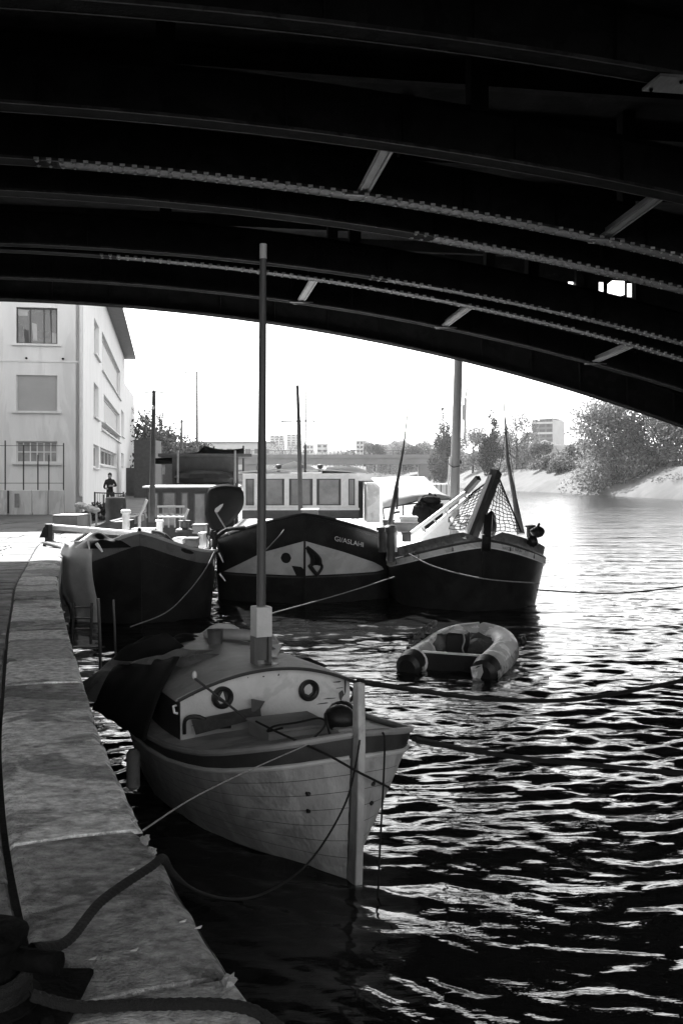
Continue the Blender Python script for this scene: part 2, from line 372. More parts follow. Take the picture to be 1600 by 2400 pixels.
g = MB(); g.sheet([[Vector((x-.012, y, z)) for z in (-1.5, QZ-.3, QZ-.06)] for x, y in [(p.x, p.y) for p in ES[::2]]+EDGE[-4:]]); g.build('quay_wall', 'quaywall', quay)
WQ = .6
s = s_at_y(1.1); joint0 = s_at_y(4.67); n_st = 0
cuts = [joint0]
random.seed(3)
while cuts[-1] < acc[-1]-3: cuts.append(cuts[-1]+(random.uniform(1.5, 1.9) if cuts[-1] < joint0+1 else random.uniform(.75, 1.25)))
while cuts[0] > 3: cuts.insert(0, cuts[0]-random.uniform(1.4, 1.9))
for a, b in zip(cuts, cuts[1:]):
    mid_y = esamp((a+b)/2).y; n = 14 if mid_y < 12 else 4; gap = .011; dz = random.uniform(-.009, .009); rows = []
    bev = .03
    for i in range(n+1):
        q = a+gap+(b-a-2*gap)*i/n; ends = i in (0, n)
        bev = max(.012, min(.05, bev+random.uniform(-.014, .014)))*(1.25 if ends else 1)
        e = 0 if mid_y > 12 else random.uniform(-.004, .004)
        dd = .012 if ends else 0
        prof = [(WQ, -.25), (WQ, -.012-dd), (WQ-.02, -dd*.5), (.32, dz*.5+random.uniform(-.003,.003)), (bev, -.004-dd*.5), (.006+e, -bev*.8), (e, -.30)]
        rows.append([esamp(q, o)+Vector((0, 0, QZ+dz+z)) for o, z in prof])
    st = MB(); st.sheet(rows); st.poly(rows[0]); st.poly(rows[-1][::-1]); st.smooth = True
    st.build('coping_stone', 'coping', quay)
g = MB(); g.sheet([[esamp(q, o)+Vector((0,0,QZ-.03)) for o in (.01, WQ+.03)] for q in np.arange(cuts[0], cuts[-1], .5)]); g.build('joint_bed', 'joint', quay)
# paving beside the coping
q = s_at_y(1.6)
while q < s_at_y(37):
    y = esamp(q).y; near = y < 24
    dl = random.uniform(.26, .34) if near else random.uniform(.9, 1.1)
    o = WQ+.025+random.uniform(0, .01)
    for c in range(3 if near else 5):
        wd = random.uniform(.55, .8) if near else random.uniform(.9, 1.2); z = QZ-.012+random.uniform(-.009, .006); b = .012
        P = [esamp(q+.008, o), esamp(q+dl-.008, o), esamp(q+dl-.008, o+wd-.016), esamp(q+.008, o+wd-.016)]; cen = sum(P, Vector())/4
        st = MB(); up = [p+(cen-p).normalized()*b+Vector((0,0,z+random.uniform(-.003,.003))) for p in P]; lo = [p+Vector((0,0,z-.012)) for p in P]; bt = [p+Vector((0,0,QZ-.08)) for p in P]
        st.add(bt+lo+up, [(i,(i+1)%4,4+(i+1)%4,4+i) for i in range(4)]+[(4+i,4+(i+1)%4,8+(i+1)%4,8+i) for i in range(4)]+[(8,9,10,11)])
        st.build('paving_stone', 'paving' if near else 'quay', quay); o += wd
    q += dl
# pale chips broken out of the coping edge
for u, v, L in ((318,1880,.05),(330,1925,.12),(335,1950,.09),(492,2245,.09),(300,1800,.03),(128,1405,.18),(136,1432,.2)):
    d = 2286*1.65/(v-1093); p = at(u, v, d); p.x = edge_x(d)-.012; c = MB(); c.ball((p.x-.012, p.y, QZ-.012), .012+L*.13, L*.5, .0135, 11, 5, .3); c.build('stone_chip', 'chip', quay)
for i, (u, v) in enumerate(((303,2005),(420,2125),(308,2192),(213,2212),(455,2140))):
    d = 2286*1.65/(v-1093); p = at(u, v, d); c = MB(); c.plate([(p.x-.012,p.y-.004,QZ+.012),(p.x+.010,p.y-.006,QZ+.014),(p.x+.014,p.y+.008,QZ+.018),(p.x-.006,p.y+.007,QZ+.012)], (0,0,.002))
    tag(c.build('paper_scrap', 'paper'), 'tiny white paper scrap lying on the coping stones', 'litter', 'paper scraps on the coping stones')

# ------------------------------------------------------------------ overhead arch bridge
TH = R(10); c10, s10 = math.cos(TH), math.sin(TH); HB = 4.5; CV = .038/4.5
def BT(s, t, z): return Vector((c10*s-s10*t, s10*s+c10*t, z+CZ))
def s_of(u, t): a = (u-800)/2333; y = t/(c10-s10*a); return c10*a*y+s10*y, y      # u in source pixels
LN = {'fas':(27.77,[(0,696),(281,717),(561,755),(800,789),(1065,845),(1387,927),(1550,978)]),
 'F':(24.0,[(0,645),(408,679),(800,733),(1494,884),(1600,912)]),
 'D':(21.07,[(245,594),(607,638),(800,672),(1116,728),(1600,838)]),
 'E':(20.0,[(887,652),(1239,723),(1600,805)]),
 'B':(16.46,[(0,444),(270,462),(510,497),(800,538),(989,565),(1600,672)]),
 'C':(14.78,[(138,380),(408,408),(800,460),(1004,496),(1600,603)]),
 'A':(12.51,[(0,245),(204,265),(408,283),(800,333),(938,352),(1142,383),(1555,453)]),
 'T':(9.54,[(76,5),(800,76.5),(1443,164)])}
RIB = {}
for k, (t, pts) in LN.items():
    S, Zr = [], []
    for u, v in pts: s_, y = s_of(u, t); S.append(s_); Zr.append((1115-v)/2333*y+CV*s_*s_)
    cf = np.polyfit(S, Zr, 1); RIB[k] = (t, float(cf[0]), float(cf[1]))
def ribz(k, s_): t, b, a = RIB[k]; return a+b*s_-CV*s_*s_
for i, t in enumerate((6.0, 2.2, -1.6)): RIB['N%d' % i] = (t, RIB['T'][1], RIB['T'][2])
DECK = 6.4
bridge = thing('arch_bridge', BT(0, 10, -3), 'dark riveted steel arch bridge spanning overhead from edge to edge', 'bridge')
SS = list(np.arange(-30, 26.1, .5))
for k in RIB:
    t = RIB[k][0]; fw = {'A':.32,'T':.3,'F':.3,'fas':.36,'C':.34,'E':.26,'D':.30}.get(k, .38); light = k in 'CBDE'
    dep = .9 if k == 'fas' else .62
    web = MB(BT); zz = [ribz(k, s_) for s_ in SS]
    for sx in (-.012, .012): web.sheet([[(s_, t+sx, z+.03), (s_, t+sx, z+dep)] for s_, z in zip(SS, zz)])
    web.sheet([[(s_, t-fw*.4, z+dep), (s_, t+fw*.4, z+dep)] for s_, z in zip(SS, zz)])
    web.sheet([[(s_, t-fw*.4, z+dep+.03), (s_, t+fw*.4, z+dep+.03)] for s_, z in zip(SS, zz)])
    if k not in 'EC':
        for s_ in np.arange(-28, 25, 4.):
            web.box(s_-.12, s_+.12, t-.12, t+.12, ribz(k, s_)+dep, DECK)
    for s_ in np.arange(-28.5, 25, 1.5): web.box(s_-.01, s_+.01, t-fw*.38, t+fw*.38, ribz(k, s_)+.03, ribz(k, s_)+dep)
    r = web.build('rib', 'steel', bridge)
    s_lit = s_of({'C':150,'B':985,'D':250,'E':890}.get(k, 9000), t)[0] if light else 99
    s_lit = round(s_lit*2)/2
    for lo, hi, fm in ((-99, s_lit, 'flange_shaded'), (s_lit, 99, 'flange')):  # painted light: bright copy where the water glow falls, dark copy elsewhere
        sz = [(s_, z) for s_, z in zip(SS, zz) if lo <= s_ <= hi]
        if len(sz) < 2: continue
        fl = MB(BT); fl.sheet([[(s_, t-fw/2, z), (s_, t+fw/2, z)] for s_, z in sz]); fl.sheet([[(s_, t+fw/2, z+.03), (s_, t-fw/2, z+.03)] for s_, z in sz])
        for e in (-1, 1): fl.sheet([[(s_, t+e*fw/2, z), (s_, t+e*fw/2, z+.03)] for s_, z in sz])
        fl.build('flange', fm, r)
    # angle irons along the flange
    an = MB(BT)
    for e in (-1, 1): an.sheet([[(s_, t+e*.02, z-.012), (s_, t+e*fw*.36, z-.012)] for s_, z in zip(SS, zz)])
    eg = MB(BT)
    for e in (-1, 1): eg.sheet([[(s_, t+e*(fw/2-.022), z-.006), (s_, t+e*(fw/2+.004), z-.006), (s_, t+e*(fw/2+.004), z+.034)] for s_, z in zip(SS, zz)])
    eg.build('lit_flange_edge', 'edge', r)
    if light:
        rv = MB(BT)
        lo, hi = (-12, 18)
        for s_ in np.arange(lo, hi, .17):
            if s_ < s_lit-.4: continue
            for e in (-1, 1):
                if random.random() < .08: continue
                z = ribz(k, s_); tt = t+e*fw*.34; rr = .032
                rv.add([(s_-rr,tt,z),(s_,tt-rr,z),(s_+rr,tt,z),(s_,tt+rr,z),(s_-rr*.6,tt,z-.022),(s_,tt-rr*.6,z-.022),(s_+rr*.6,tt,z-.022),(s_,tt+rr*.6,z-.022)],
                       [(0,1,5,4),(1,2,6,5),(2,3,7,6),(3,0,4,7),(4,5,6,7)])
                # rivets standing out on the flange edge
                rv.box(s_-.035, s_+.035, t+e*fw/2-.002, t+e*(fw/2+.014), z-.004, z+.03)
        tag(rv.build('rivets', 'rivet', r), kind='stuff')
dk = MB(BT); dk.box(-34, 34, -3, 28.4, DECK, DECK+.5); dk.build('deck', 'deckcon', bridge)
for t in np.arange(-2, 28, 1.9):      # floor beams under the deck
    b_ = MB(BT); b_.box(-33, 33, t-.1, t+.1, DECK-.28, DECK-.002); b_.build('floor_beam', 'steel', bridge)
# far spandrel wall in panels; the panel with the gaps lets the sky through
HO = []
for u0, u1, v0, v1 in ((1330,1366,660,677),(1402,1413,661,690),(1422,1463,657,697),(1468,1480,664,696)):
    sa, y0 = s_of(u0, 27.8); sb, y1 = s_of(u1, 27.8); HO.append((sa, sb, (1115-v1)/2333*y0, (1115-v0)/2333*y0))
for s0 in np.arange(-30, 26, 2.):
    p = MB(BT); ops = [(a-s0, b-s0, z0, z1) for a, b, z0, z1 in HO if b > s0 and a < s0+2]
    zt = ribz('fas', s0)+.9
    if ops:
        for a, b, z0, z1 in wall_cells(2., min(ribz('fas', s0), ribz('fas', s0+2))+.87, DECK-.003, [(max(0,o[0]), min(2.,o[1]), o[2], o[3]) for o in ops]): p.box(s0+a, s0+b, 27.79, 27.83, z0, z1)
    else:
        p.add([(s0+.004,27.79,ribz('fas',s0)+.88),(s0+1.996,27.79,ribz('fas',s0+2)+.88),(s0+1.996,27.79,DECK-.003),(s0+.004,27.79,DECK-.003),(s0+.004,27.83,ribz('fas',s0)+.88),(s0+1.996,27.83,ribz('fas',s0+2)+.88),(s0+1.996,27.83,DECK-.003),(s0+.004,27.83,DECK-.003)],
              [(0,3,2,1),(4,5,6,7),(0,1,5,4),(1,2,6,5),(2,3,7,6),(3,0,4,7)])
    if ops:
        for a, b, z0, z1 in HO:
            if a > s0-.01 and b < s0+2.01 and b-a > .3:
                p.plate([(a,27.795,z1),(a+.16,27.795,z1),(a,27.795,z1-.12)], (0,.03,0)); p.plate([(b,27.795,z0),(b-.3,27.795,z0),(b,27.795,z0+.1)], (0,.03,0))
    p.build('spandrel_panel', 'steel', bridge)
p = MB(BT); p.box(-34, 34, 28.1, 28.35, DECK+.5, DECK+1.5); p.build('parapet', 'deckcon', bridge)
p = MB(BT); p.box(-34, 34, -2.95, -2.7, DECK+.5, DECK+1.5); p.build('parapet', 'deckcon', bridge)
p = MB(BT)
SSn = list(np.arange(-30, 26.1, 1.))
for s0, s1 in zip(SSn, SSn[1:]): p.poly([(s0,-1.8,ribz('N2',s0)),(s1,-1.8,ribz('N2',s1)),(s1,-1.8,DECK),(s0,-1.8,DECK)])
p.build('near_spandrel', 'steel', bridge)
for e, s0, s1 in ((1, 26, 34), (-1, -36, -30)):
    p = MB(BT); p.box(s0, s1, -3, 28.4, -CZ-1, DECK-.01); p.build('abutment', 'abut', bridge)
# cross struts between the ribs
def strut(u1, k1, u2, k2, w_=.2):
    t1, t2 = RIB[k1][0], RIB[k2][0]; s1, _ = s_of(u1, t1); s2, _ = s_of(u2, t2); m = (s1+s2)/2
    q = MB(BT); z1, z2 = ribz(k1, s1)+.06, ribz(k2, s2)+.06
    q.beam((s1,t1+.1,z1),(s2,t2-.1,z2), w_, .025); q.beam((s1,t1+.1,z1+.07),(s2,t2-.1,z2+.07), .02, .12)
    o = q.build('cross_strut', 'strut', bridge)
    for e in (-1, 1):
        g_ = MB(BT); g_.beam((s1+e*w_*.32,t1+.12,z1-.02),(s2+e*w_*.32,t2-.12,z2-.02), .03, .02); g_.build('strut_angle', 'strut', o)
    g_ = MB(BT); g_.box(s2-.28, s2+.28, t2-.17, t2-.1, z2-.07, z2-.045); g_.box(s2-.16, s2+.16, t2+.16, t2+.22, z2-.05, z2-.02); g_.build('gusset', 'strut', o)
for a in ((915,'A',848,'C'),(1562,'A',1412,'C'),(740,'D',705,'F'),(1108,'D',1040,'F'),(1490,'D',1390,'F')): strut(*a)
sA, _ = s_of(1560, 9.54); q = MB(BT); zc = ribz('T', sA); q.box(sA-.17, sA+1.6, 9.54-.2, 9.54+.2, zc-.06, zc-.03)
q2 = q.build('splice_plate', 'strut', bridge)
for i in range(6):
    h = MB(BT); h.lathe([(.02,0),(.018,-.02),(.008,-.028)], (sA-.1+.2*i, 9.54+(-.12 if i % 2 else .13), zc-.06), 8); h.build('bolt', 'iron', q2)

# ------------------------------------------------------------------ banks and far ground
def ground_sheet(name, rows, m): 
    g_ = MB(); g_.sheet(rows); g_.smooth = True; return tag(g_.build(name, m), kind='structure')
WL = [(260, 20), (130, 60), (75, 92), (43, 123), (41.5, 143), (40, 160), (38.5, 178), (34, 200), (31, 225), (29, 260), (26, 320), (20, 410)]
rows = []
for i, (x, y) in enumerate(WL):
    nx, ny = (1, .25) if y < 100 else (.45, .9); r_ = []
    for k, (o, z) in enumerate(((0,-.6),(1.,.35),(5,1.7),(9,3.1),(14,4.5),(34,5.2),(260,7))):
        r_.append(Vector((x+o*nx+random.uniform(-.6,.6)*(k > 0), y+o*ny, z+random.uniform(-.15,.15)*(k > 1))))
    rows.append(r_)
ground_sheet('right_bank', rows, 'bank')
rows = [[Vector((x, y, z+random.uniform(-.3,.3))) for x in (-1500,-700,-300,-120,-60,-20,20,60,120,300,700,1500)] for y, z in ((400,1.0),(410,5),(440,7),(700,10),(1500,15),(4000,20))]
ground_sheet('far_ground', rows, 'bank')
# long low hills on the horizon
def hill(name, x0, x1, y, hf, m, depth=90):
    rows = []
    xs = np.linspace(x0, x1, 60)
    for k, f_ in enumerate((0, .55, .9, 1, .8, 0)):
        rows.append([Vector((x, y+depth*(k/5-.3), hf(x)*f_*(1+random.uniform(-.05,.05)))) for x in xs])
    return ground_sheet(name, rows, m)
hill('distant_hill', -420, 60, 900, lambda x: 34+8*math.sin(x*.012)+4*math.sin(x*.05)-max(0, (x+40)*.2), 'hill')
hill('wooded_ridge', 10, 140, 420, lambda x: 16+2*math.sin(x*.09)+1.*math.sin(x*.3), 'hill', 60)
hill('left_hillside', -140, -33.5, 150, lambda x: 8.5+max(0, -(x+33.5))*.32+1.5*math.sin(x*.4), 'soil', 60)
# the far river crossing
fb = thing('far_bridge', (-5, 330, 3), 'low pale girder bridge crossing the river beyond the barges', 'bridge')
p = MB(); p.box(-120, 30.5, 330, 342, 6.9, 9.4); p.build('girder', 'concrete', fb)
p = MB(); p.box(-120, 30.6, 329.5, 330-.003, 8.9, 10.1); p.build('parapet', 'concrete', fb)
for x in np.arange(-100, 30, 2.6):
    p = MB(); p.box(x, x+.16, 329.6, 329.8, 10.1, 11.3); p.build('railing_post', 'dgrey', fb)
p = MB(); p.box(-120, 30.5, 329.6, 329.78, 11.3, 11.45); p.build('handrail', 'dgrey', fb)
for x in (26, -33, -75): 
    p = MB(); p.box(x, x+4.5, 330.8, 341, -1, 6.9-.003); p.build('pier', 'concrete', fb)
pb = thing('long_low_building', (-45, 420, 5), 'long low white building on the horizon beyond the dark awning', 'building')
p = MB(); p.box(-61, -29, 420, 440, 4, 16.8); p.build('wall', 'farw', pb); p = MB(); p.box(-61.8, -28.2, 419.3, 441, 16.8, 17.6); p.build('roof', 'soffit', pb)
for i in range(8): p = MB(); p.box(-60+i*3.9, -57.8+i*3.9, 419.8, 419.98, 12.4, 14.4); p.build('window', 'fard', pb)
def block(name, u0, u1, vt, vb, d, label, cols, nrows, m='farw', depth=14, side=0):
    x0, x1 = px(u0, d), px(u1, d); z1, z0 = hz(vt, d), hz(vb, d)
    t = thing(name, ((x0+x1)/2, d, z0), label, 'building')
    p = MB(); p.box(x0, x1, d, d+depth, z0-6, z1); p.build('wall', m, t)
    p = MB(); p.box(x0-.3, x1+.3, d-.3, d+depth+.3, z1, z1+(z1-z0)*.03); p.build('roof', 'soffit', t)
    for i in range(cols):
        for j in range(nrows):
            cw = (x1-x0-side)/cols; rh = (z1-z0)/nrows; p = MB()
            p.box(x0+cw*(i+.2), x0+cw*(i+.8), d-.25, d-.02, z0+rh*(j+.3), z0+rh*(j+.78)); p.build('window', 'fard', t)
    return t
block('tower_block', 620, 652, 1001, 1024, 800, 'left one of two pale tower blocks on the far hill', 3, 4)
block('tower_block', 658, 690, 998, 1026, 800, 'right one of two pale tower blocks behind the thin dark mast', 3, 5)
block('town_house', 727, 752, 1020, 1042, 500, 'small pale house above the far bridge, right of the antenna', 2, 2)
block('town_house', 818, 842, 1013, 1042, 500, 'pale flat block at mid river above the far bridge', 3, 3)
block('town_house', 694, 720, 1022, 1045, 520, 'squat pale house beside the thin mast on the skyline', 3, 2)
# flats on the right with balconies
fl = thing('apartment_block', (px(1262,450), 450, 12), 'pale apartment block with dark balconies above the right bank', 'building')
d = 450; x0, xm, x1 = px(1226,d), px(1268,d), px(1304,d); zt = hz(963,d); zb = hz(1034,d)
p = MB(); p.plate([(xm,d,zb-6),(x1,d+7,zb-6),(x1,d+7,zt-.6),(xm,d,zt)], (-4,12,0)); p.build('gable_wall', 'farw', fl)
p = MB(); p.plate([(x0,d+5,zb-6),(xm-.02,d,zb-6),(xm-.02,d,zt),(x0,d+5,zt-.8)], (3,12,0)); p.build('front_wall', 'concrete', fl)
p = MB(); p.plate([(x0-.3,d+4.8,zt-.7),(xm,d-.5,zt+.1),(x1+.3,d+6.8,zt-.5),(xm-2,d+14,zt+1.2)], (0,0,.4)); p.build('roof', 'soffit', fl)
for j in range(6):
    z = zb+(zt-zb)*(j+.1)/6
    p = MB(); p.plate([(x0-.4,d+4,z),(xm-.3,d-1.1,z),(xm-.3,d-1.1,z+.9),(x0-.4,d+4,z+.9)], (.1,.3,0)); p.build('balcony', 'farw' if j % 2 else 'concrete', fl)
    for i in range(3):
        f0, f1 = (i+.12)/3, (i+.85)/3; p = MB(); p.plate([(x0+(xm-x0)*f0,d+4.8-5*f0,z+.9),(x0+(xm-x0)*f1,d+4.8-5*f1,z+.9),(x0+(xm-x0)*f1,d+4.8-5*f1,z+2.2),(x0+(xm-x0)*f0,d+4.8-5*f0,z+2.2)], (0,.1,0)); p.build('window', 'fard', fl)

# ------------------------------------------------------------------ building on the quay
BC = Vector((-11.95, 46, 0)); FD = Vector((-.985,-.173,0)); SD = Vector((-.173,.985,0))
def TF(x, y, z): return BC+FD*x+SD*y+Vector((0,0,z))
def TS(x, y, z): return BC+SD*x+FD*y+Vector((0,0,z))
def fx(u): k = (u-784)/2286; x = (BC.x-k*BC.y)/(k*FD.y-FD.x); return x, BC.y+x*FD.y
def sx(u): k = (u-784)/2286; x = (BC.x-k*BC.y)/(k*SD.y-SD.x); return x, BC.y+x*SD.y
bld = thing('quayside_building', TF(4, 4, QZ), 'three storey white rendered building standing on the left quay', 'building')
HT = CZ+10.9
def window(par, T, x0, x1, z0, z1, pm, dp=.18, nx=1, nz=1, fr=.06, sill=.12, fm='trim'):
    mb = MB(T)
    mb.box(x0, x0+fr, dp-.05, dp, z0, z1); mb.box(x1-fr, x1, dp-.05, dp, z0, z1); mb.box(x0+fr, x1-fr, dp-.05, dp, z1-fr, z1); mb.box(x0+fr, x1-fr, dp-.05, dp, z0, z0+fr)
    for i in range(1, nx): xx = x0+(x1-x0)*i/nx; mb.box(xx-fr*.4, xx+fr*.4, dp-.045, dp-.005, z0+fr, z1-fr)
    for i in range(1, nz): zz = z0+(z1-z0)*i/nz; mb.box(x0+fr, x1-fr, dp-.04, dp-.01, zz-fr*.4, zz+fr*.4)
    o = mb.build('window', fm, par)
    p = MB(T); p.box(x0, x1, dp, dp+.03, z0, z1); p.build('pane', pm, o)
    if sill: p = MB(T); p.box(x0-.18, x1+.18, -.14, dp-.06, z0-.10, z0-.003); p.build('sill', 'trim', o)
    return o
fo, so_ = [], []
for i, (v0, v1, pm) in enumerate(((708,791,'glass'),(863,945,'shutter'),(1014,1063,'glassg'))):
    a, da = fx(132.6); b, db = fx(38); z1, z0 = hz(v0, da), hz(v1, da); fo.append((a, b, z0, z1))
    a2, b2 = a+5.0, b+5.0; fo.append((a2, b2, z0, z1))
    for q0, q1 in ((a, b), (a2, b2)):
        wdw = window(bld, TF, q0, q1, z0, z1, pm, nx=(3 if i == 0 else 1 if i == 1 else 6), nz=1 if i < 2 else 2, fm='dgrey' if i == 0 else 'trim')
        if i == 0:      # grey quads just before the pane, painting its reflections
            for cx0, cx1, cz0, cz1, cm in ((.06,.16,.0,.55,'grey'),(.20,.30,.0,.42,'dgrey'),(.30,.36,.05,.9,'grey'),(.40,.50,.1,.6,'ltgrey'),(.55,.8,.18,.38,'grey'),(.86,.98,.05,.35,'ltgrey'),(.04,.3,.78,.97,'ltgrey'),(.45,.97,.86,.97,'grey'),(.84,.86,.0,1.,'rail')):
                p = MB(TF); a_, b_ = q1+(q0-q1)*cx0, q1+(q0-q1)*cx1; h_ = z1-z0; p.plate([(b_,.172,z0+h_*cz0),(a_,.172,z0+h_*cz0),(a_+.06,.172,z0+h_*cz1),(b_+.02,.172,z0+h_*(cz1-.04))], (0,.004,0)); p.build('curtain_or_reflection', cm, wdw)
        if i == 1:
            for j in range(22):
                p = MB(TF); zz = z0+(z1-z0)*(j+.06)/22; p.box(q0+.07, q1-.07, .1, .125, zz, zz+(z1-z0)/22*.86); p.build('shutter_slat', 'shutter', wdw)
p = MB(); add_wall(p, TF, 16, QZ-.3, HT, .3, fo); p.build('front_wall', 'wall', bld)
for u0, u1, v0, v1, v2, v3 in ((217,228,738,817,754,828),):
    pass
SW = []
def swin(u0, u1, vt, vb, pm, nx=1, nz=1):      # vt/vb read at the near jamb
    a, da = sx(u0); b, _ = sx(u1); z1, z0 = hz(vt, da), hz(vb, da); SW.append((a, b, z0, z1)); window(bld, TS, a, b, z0, z1, pm, .25, nx, nz, .12, .12)
swin(217,228,729,810,'shutter'); swin(216,227.5,877,955,'shutter'); swin(215.5,228,1020,1074,'glass',2)
swin(235,277,760,850,'shutter'); swin(239,276,905,970,'shutter'); swin(231,269,1027,1068,'glassg',5); swin(234,276,967,986,'glassg',6)
swin(279,285,940,1000,'shutter'); swin(279,285,1040,1070,'glass')
p = MB(); add_wall(p, TS, sx(287)[0], QZ-.3, HT, .3, [o for o in SW if o[1] > o[0]]); p.build('side_wall', 'wall2', bld)
L1 = sx(287)[0]
p = MB(TF); p.box(.3, 16, .3, L1, HT-.3, HT-.05); p.build('attic_floor', 'soffit', bld)
p = MB(TS); p.plate([(-.9,-1.0,HT),(L1+.9,-1.0,HT),(L1+.9,17,HT),(-.9,17,HT)], (0,0,.22)); p.build('roof', 'soffit', bld)
p = MB(TF); p.box(.002, 16, -.04, -.002, hz(834,46), hz(830,46)); p.build('string_course', 'trim', bld)
for u, v0, v1, y in ((187,690,832,-.1),(190.5,832,1140,-.08)):
    a, da = fx(u); p = MB(TF); p.tube([(max(a,.06), y, hz(v0,46)+1), (max(a,.06), y, hz(v1,46))], .07, 8); p.smooth = True; p.build('downpipe', 'trim', bld)
L2 = sx(313)[0]
p = MB(TS); p.plate([(L1+.01,.2,QZ-.3),(L2,.2,QZ-.3),(L2,.2,hz(913,128)),(L1+.01,.2,hz(873,93))], (0,9,0)); p.build('annex', 'wall2', bld)
for i in range(2):
    p = MB(TF); p.ball((fx(62+i*84)[0], -.1, hz(826,46)), .06, .12, .05, 6, 4); p.build('wall_lamp', 'iron', bld)
# fence and pale panels before the building
fn = thing('panel_fence', at(70, 1172, 43.6), 'low pale panel wall with thin wire fence before the white building', 'fence')
PU = [-60, -22, 19, 75, 111, 147]
for a, b in zip(PU, PU[1:]):
    p = MB(); x0, x1 = px(a, 43.6), px(b, 43.6); p.bevbox(x0+.03, x1-.03, 43.6, 43.72, QZ-.1, hz(1126,43.6), .02); p.build('panel', 'panelw', fn)
for u, vt in ((-30,1010),(13,1012),(55,1022),(88,1045),(113,1045),(147,1018)):
    p = MB(); p.tube([(px(u,43.9), 43.9, QZ), (px(u,43.9), 43.9, hz(vt,43.9))], .03, 6); p.build('post', 'rail', fn)
for v, a, b in ((1024,-60,147),(1068,30,113),(1110,-60,147)):
    p = MB(); p.tube([(px(a,43.9),43.9,hz(v,43.9)),(px(b,43.9),43.9,hz(v,43.9))], .012, 5); p.build('wire', 'rail', fn)
p = MB(); p.box(px(36,43.66), px(46,43.66), 43.56, 43.598, hz(1166,43.66), hz(1134,43.66)); p.build('poster', 'grey', fn)
p = MB(); p.box(px(17.5,43.5), px(20.5,43.5), 43.5, 43.58, QZ, hz(1127,43.5)); p.build('dark_post', 'rail', fn)
# ------------------------------------------------------------------ trees
def tree(name, u, vb, vt, d, width, label, m='leaf', n=3500, size=.3, slim=False, base=None, group='trees on the right bank', k=16, low=.25):
    x = px(u, d); z0 = hz(vb, d) if base is None else base; z1 = hz(vt, d); h = z1-z0; wd = width/2286*d/2
    t = thing(name, (x, d, z0), label, 'tree', group)
    tr = MB(); p = Vector((x, d, z0-.6)); tr.tube([p, p+Vector((.1,0,h*.4)), p+Vector((0,0,h*.85))], [h*.03, h*.02, h*.006], 6)
    for i in range(9):
        a = random.uniform(0, 6.28); zz = h*random.uniform(.25, .65)
        branches(tr, p+Vector((0,0,zz)), Vector((math.cos(a), math.sin(a), .8)).normalized(), wd*.6, h*.009, 2)
    tr.build('trunk', 'bark', t)
    cl = []
    for i in range(k):
        f = random.random(); zz = z0+h*(low+(1-low)*f); rr = wd*(1-f*.92 if slim else math.sqrt(max(.08, 1-(abs(f-.35)/.7)**2)))
        a = random.uniform(0, 6.28); q = rr*random.uniform(.3, .8)
        s_ = (rr*.5+.1) if slim else wd*random.uniform(.3, .5)
        cl.append((x+q*math.cos(a), d+q*math.sin(a), min(zz, z1-s_*.3), s_, s_, s_*(1.6 if slim else .8)))
    lv = leaves(MB(), cl, n, size); lv.build('crown', m, t); return t
random.seed(21)
tree('leafy_tree', 1410, 1120, 922, 160, 215, 'large rounded leafy tree leaning over the right riverbank', 'leaf', 20000, .45, k=80, low=-.02)
tree('leafy_tree', 1530, 1122, 938, 152, 200, 'broad leafy tree at the right edge under the bridge fascia', 'leaf', 16000, .45, k=70, low=-.02)
tree('leafy_tree', 1660, 1118, 920, 140, 150, 'leafy tree just outside the right edge of the bank', 'leaf', 3000, .42, low=.05)
tree('poplar_tree', 1018, 1096, 916, 290, 70, 'tall slim pointed tree left of the thick grey mast', 'leafd', 9000, .55, True, k=30, low=.02)
tree('leafy_tree', 1128, 1085, 936, 240, 80, 'tall pointed tree right of the thick grey mast', 'leafd', 8000, .5, True, k=28, low=.02)
tree('leafy_tree', 1085, 1090, 985, 262, 90, 'grey loose tree directly right of the thick mast', 'leaf', 5120, .4, low=.05)
tree('leafy_tree', 1185, 1085, 955, 225, 105, 'airy open crowned tree behind the slanting thin spar', 'leaf', 4160, .4, k=20, low=.1)
tree('leafy_tree', 1240, 1080, 1018, 208, 70, 'low dark tree below the apartment block', 'leafp', 3840, .4, low=.05)
tree('leafy_bush', 1300, 1082, 1028, 195, 90, 'pale bushy shrub between apartment block and large tree', 'leafp', 4800, .4, low=.02)
tree('leafy_tree', 985, 1090, 1010, 360, 90, 'pale rounded tree behind the far bridge end', 'leafp', 4800, .4, low=.05)
tree('leafy_tree', 925, 1080, 1010, 370, 110, 'dark tree above the middle of the far bridge', 'leaf', 4800, .4, low=.05, group='trees behind the far bridge')
tree('leafy_tree', 860, 1080, 1018, 375, 80, 'small round tree above the far bridge by the pale block', 'leafd', 3520, .4, low=.05, group='trees behind the far bridge')
tree('leafy_tree', 790, 1075, 1030, 380, 110, 'low tree above the far bridge right of the antenna', 'leafd', 3520, .4, low=.05, group='trees behind the far bridge')
tree('leafy_tree', 655, 1075, 1022, 400, 120, 'grey tree below the tower blocks behind the main mast', 'leaf', 4160, .4, low=.05, group='trees behind the far bridge')
for i, (u, vt, w_, dd, mm, lab) in enumerate(((1035,1012,80,300,'leaf','mid grey tree behind the pale rounded tree by the mast'),(1155,1000,80,250,'leaf','grey tree between the pointed tree and the slanting spar'),(1215,1000,80,230,'leaf','grey leafy tree left of the apartment block'),(1340,1020,90,205,'leaf','leafy tree joining the apartment block and the large tree'),(960,1022,90,365,'leafd','low dark tree behind the right end of the far bridge'),(895,1014,90,380,'leaf','grey tree on the skyline above the far bridge'),(1275,1045,70,200,'leafp','pale rounded shrub below the apartment block gable'))):
    tree('leafy_tree', u, 1085, vt, dd, w_, lab, mm, 6000, .42, k=24, low=.0, group='trees behind the far bridge')
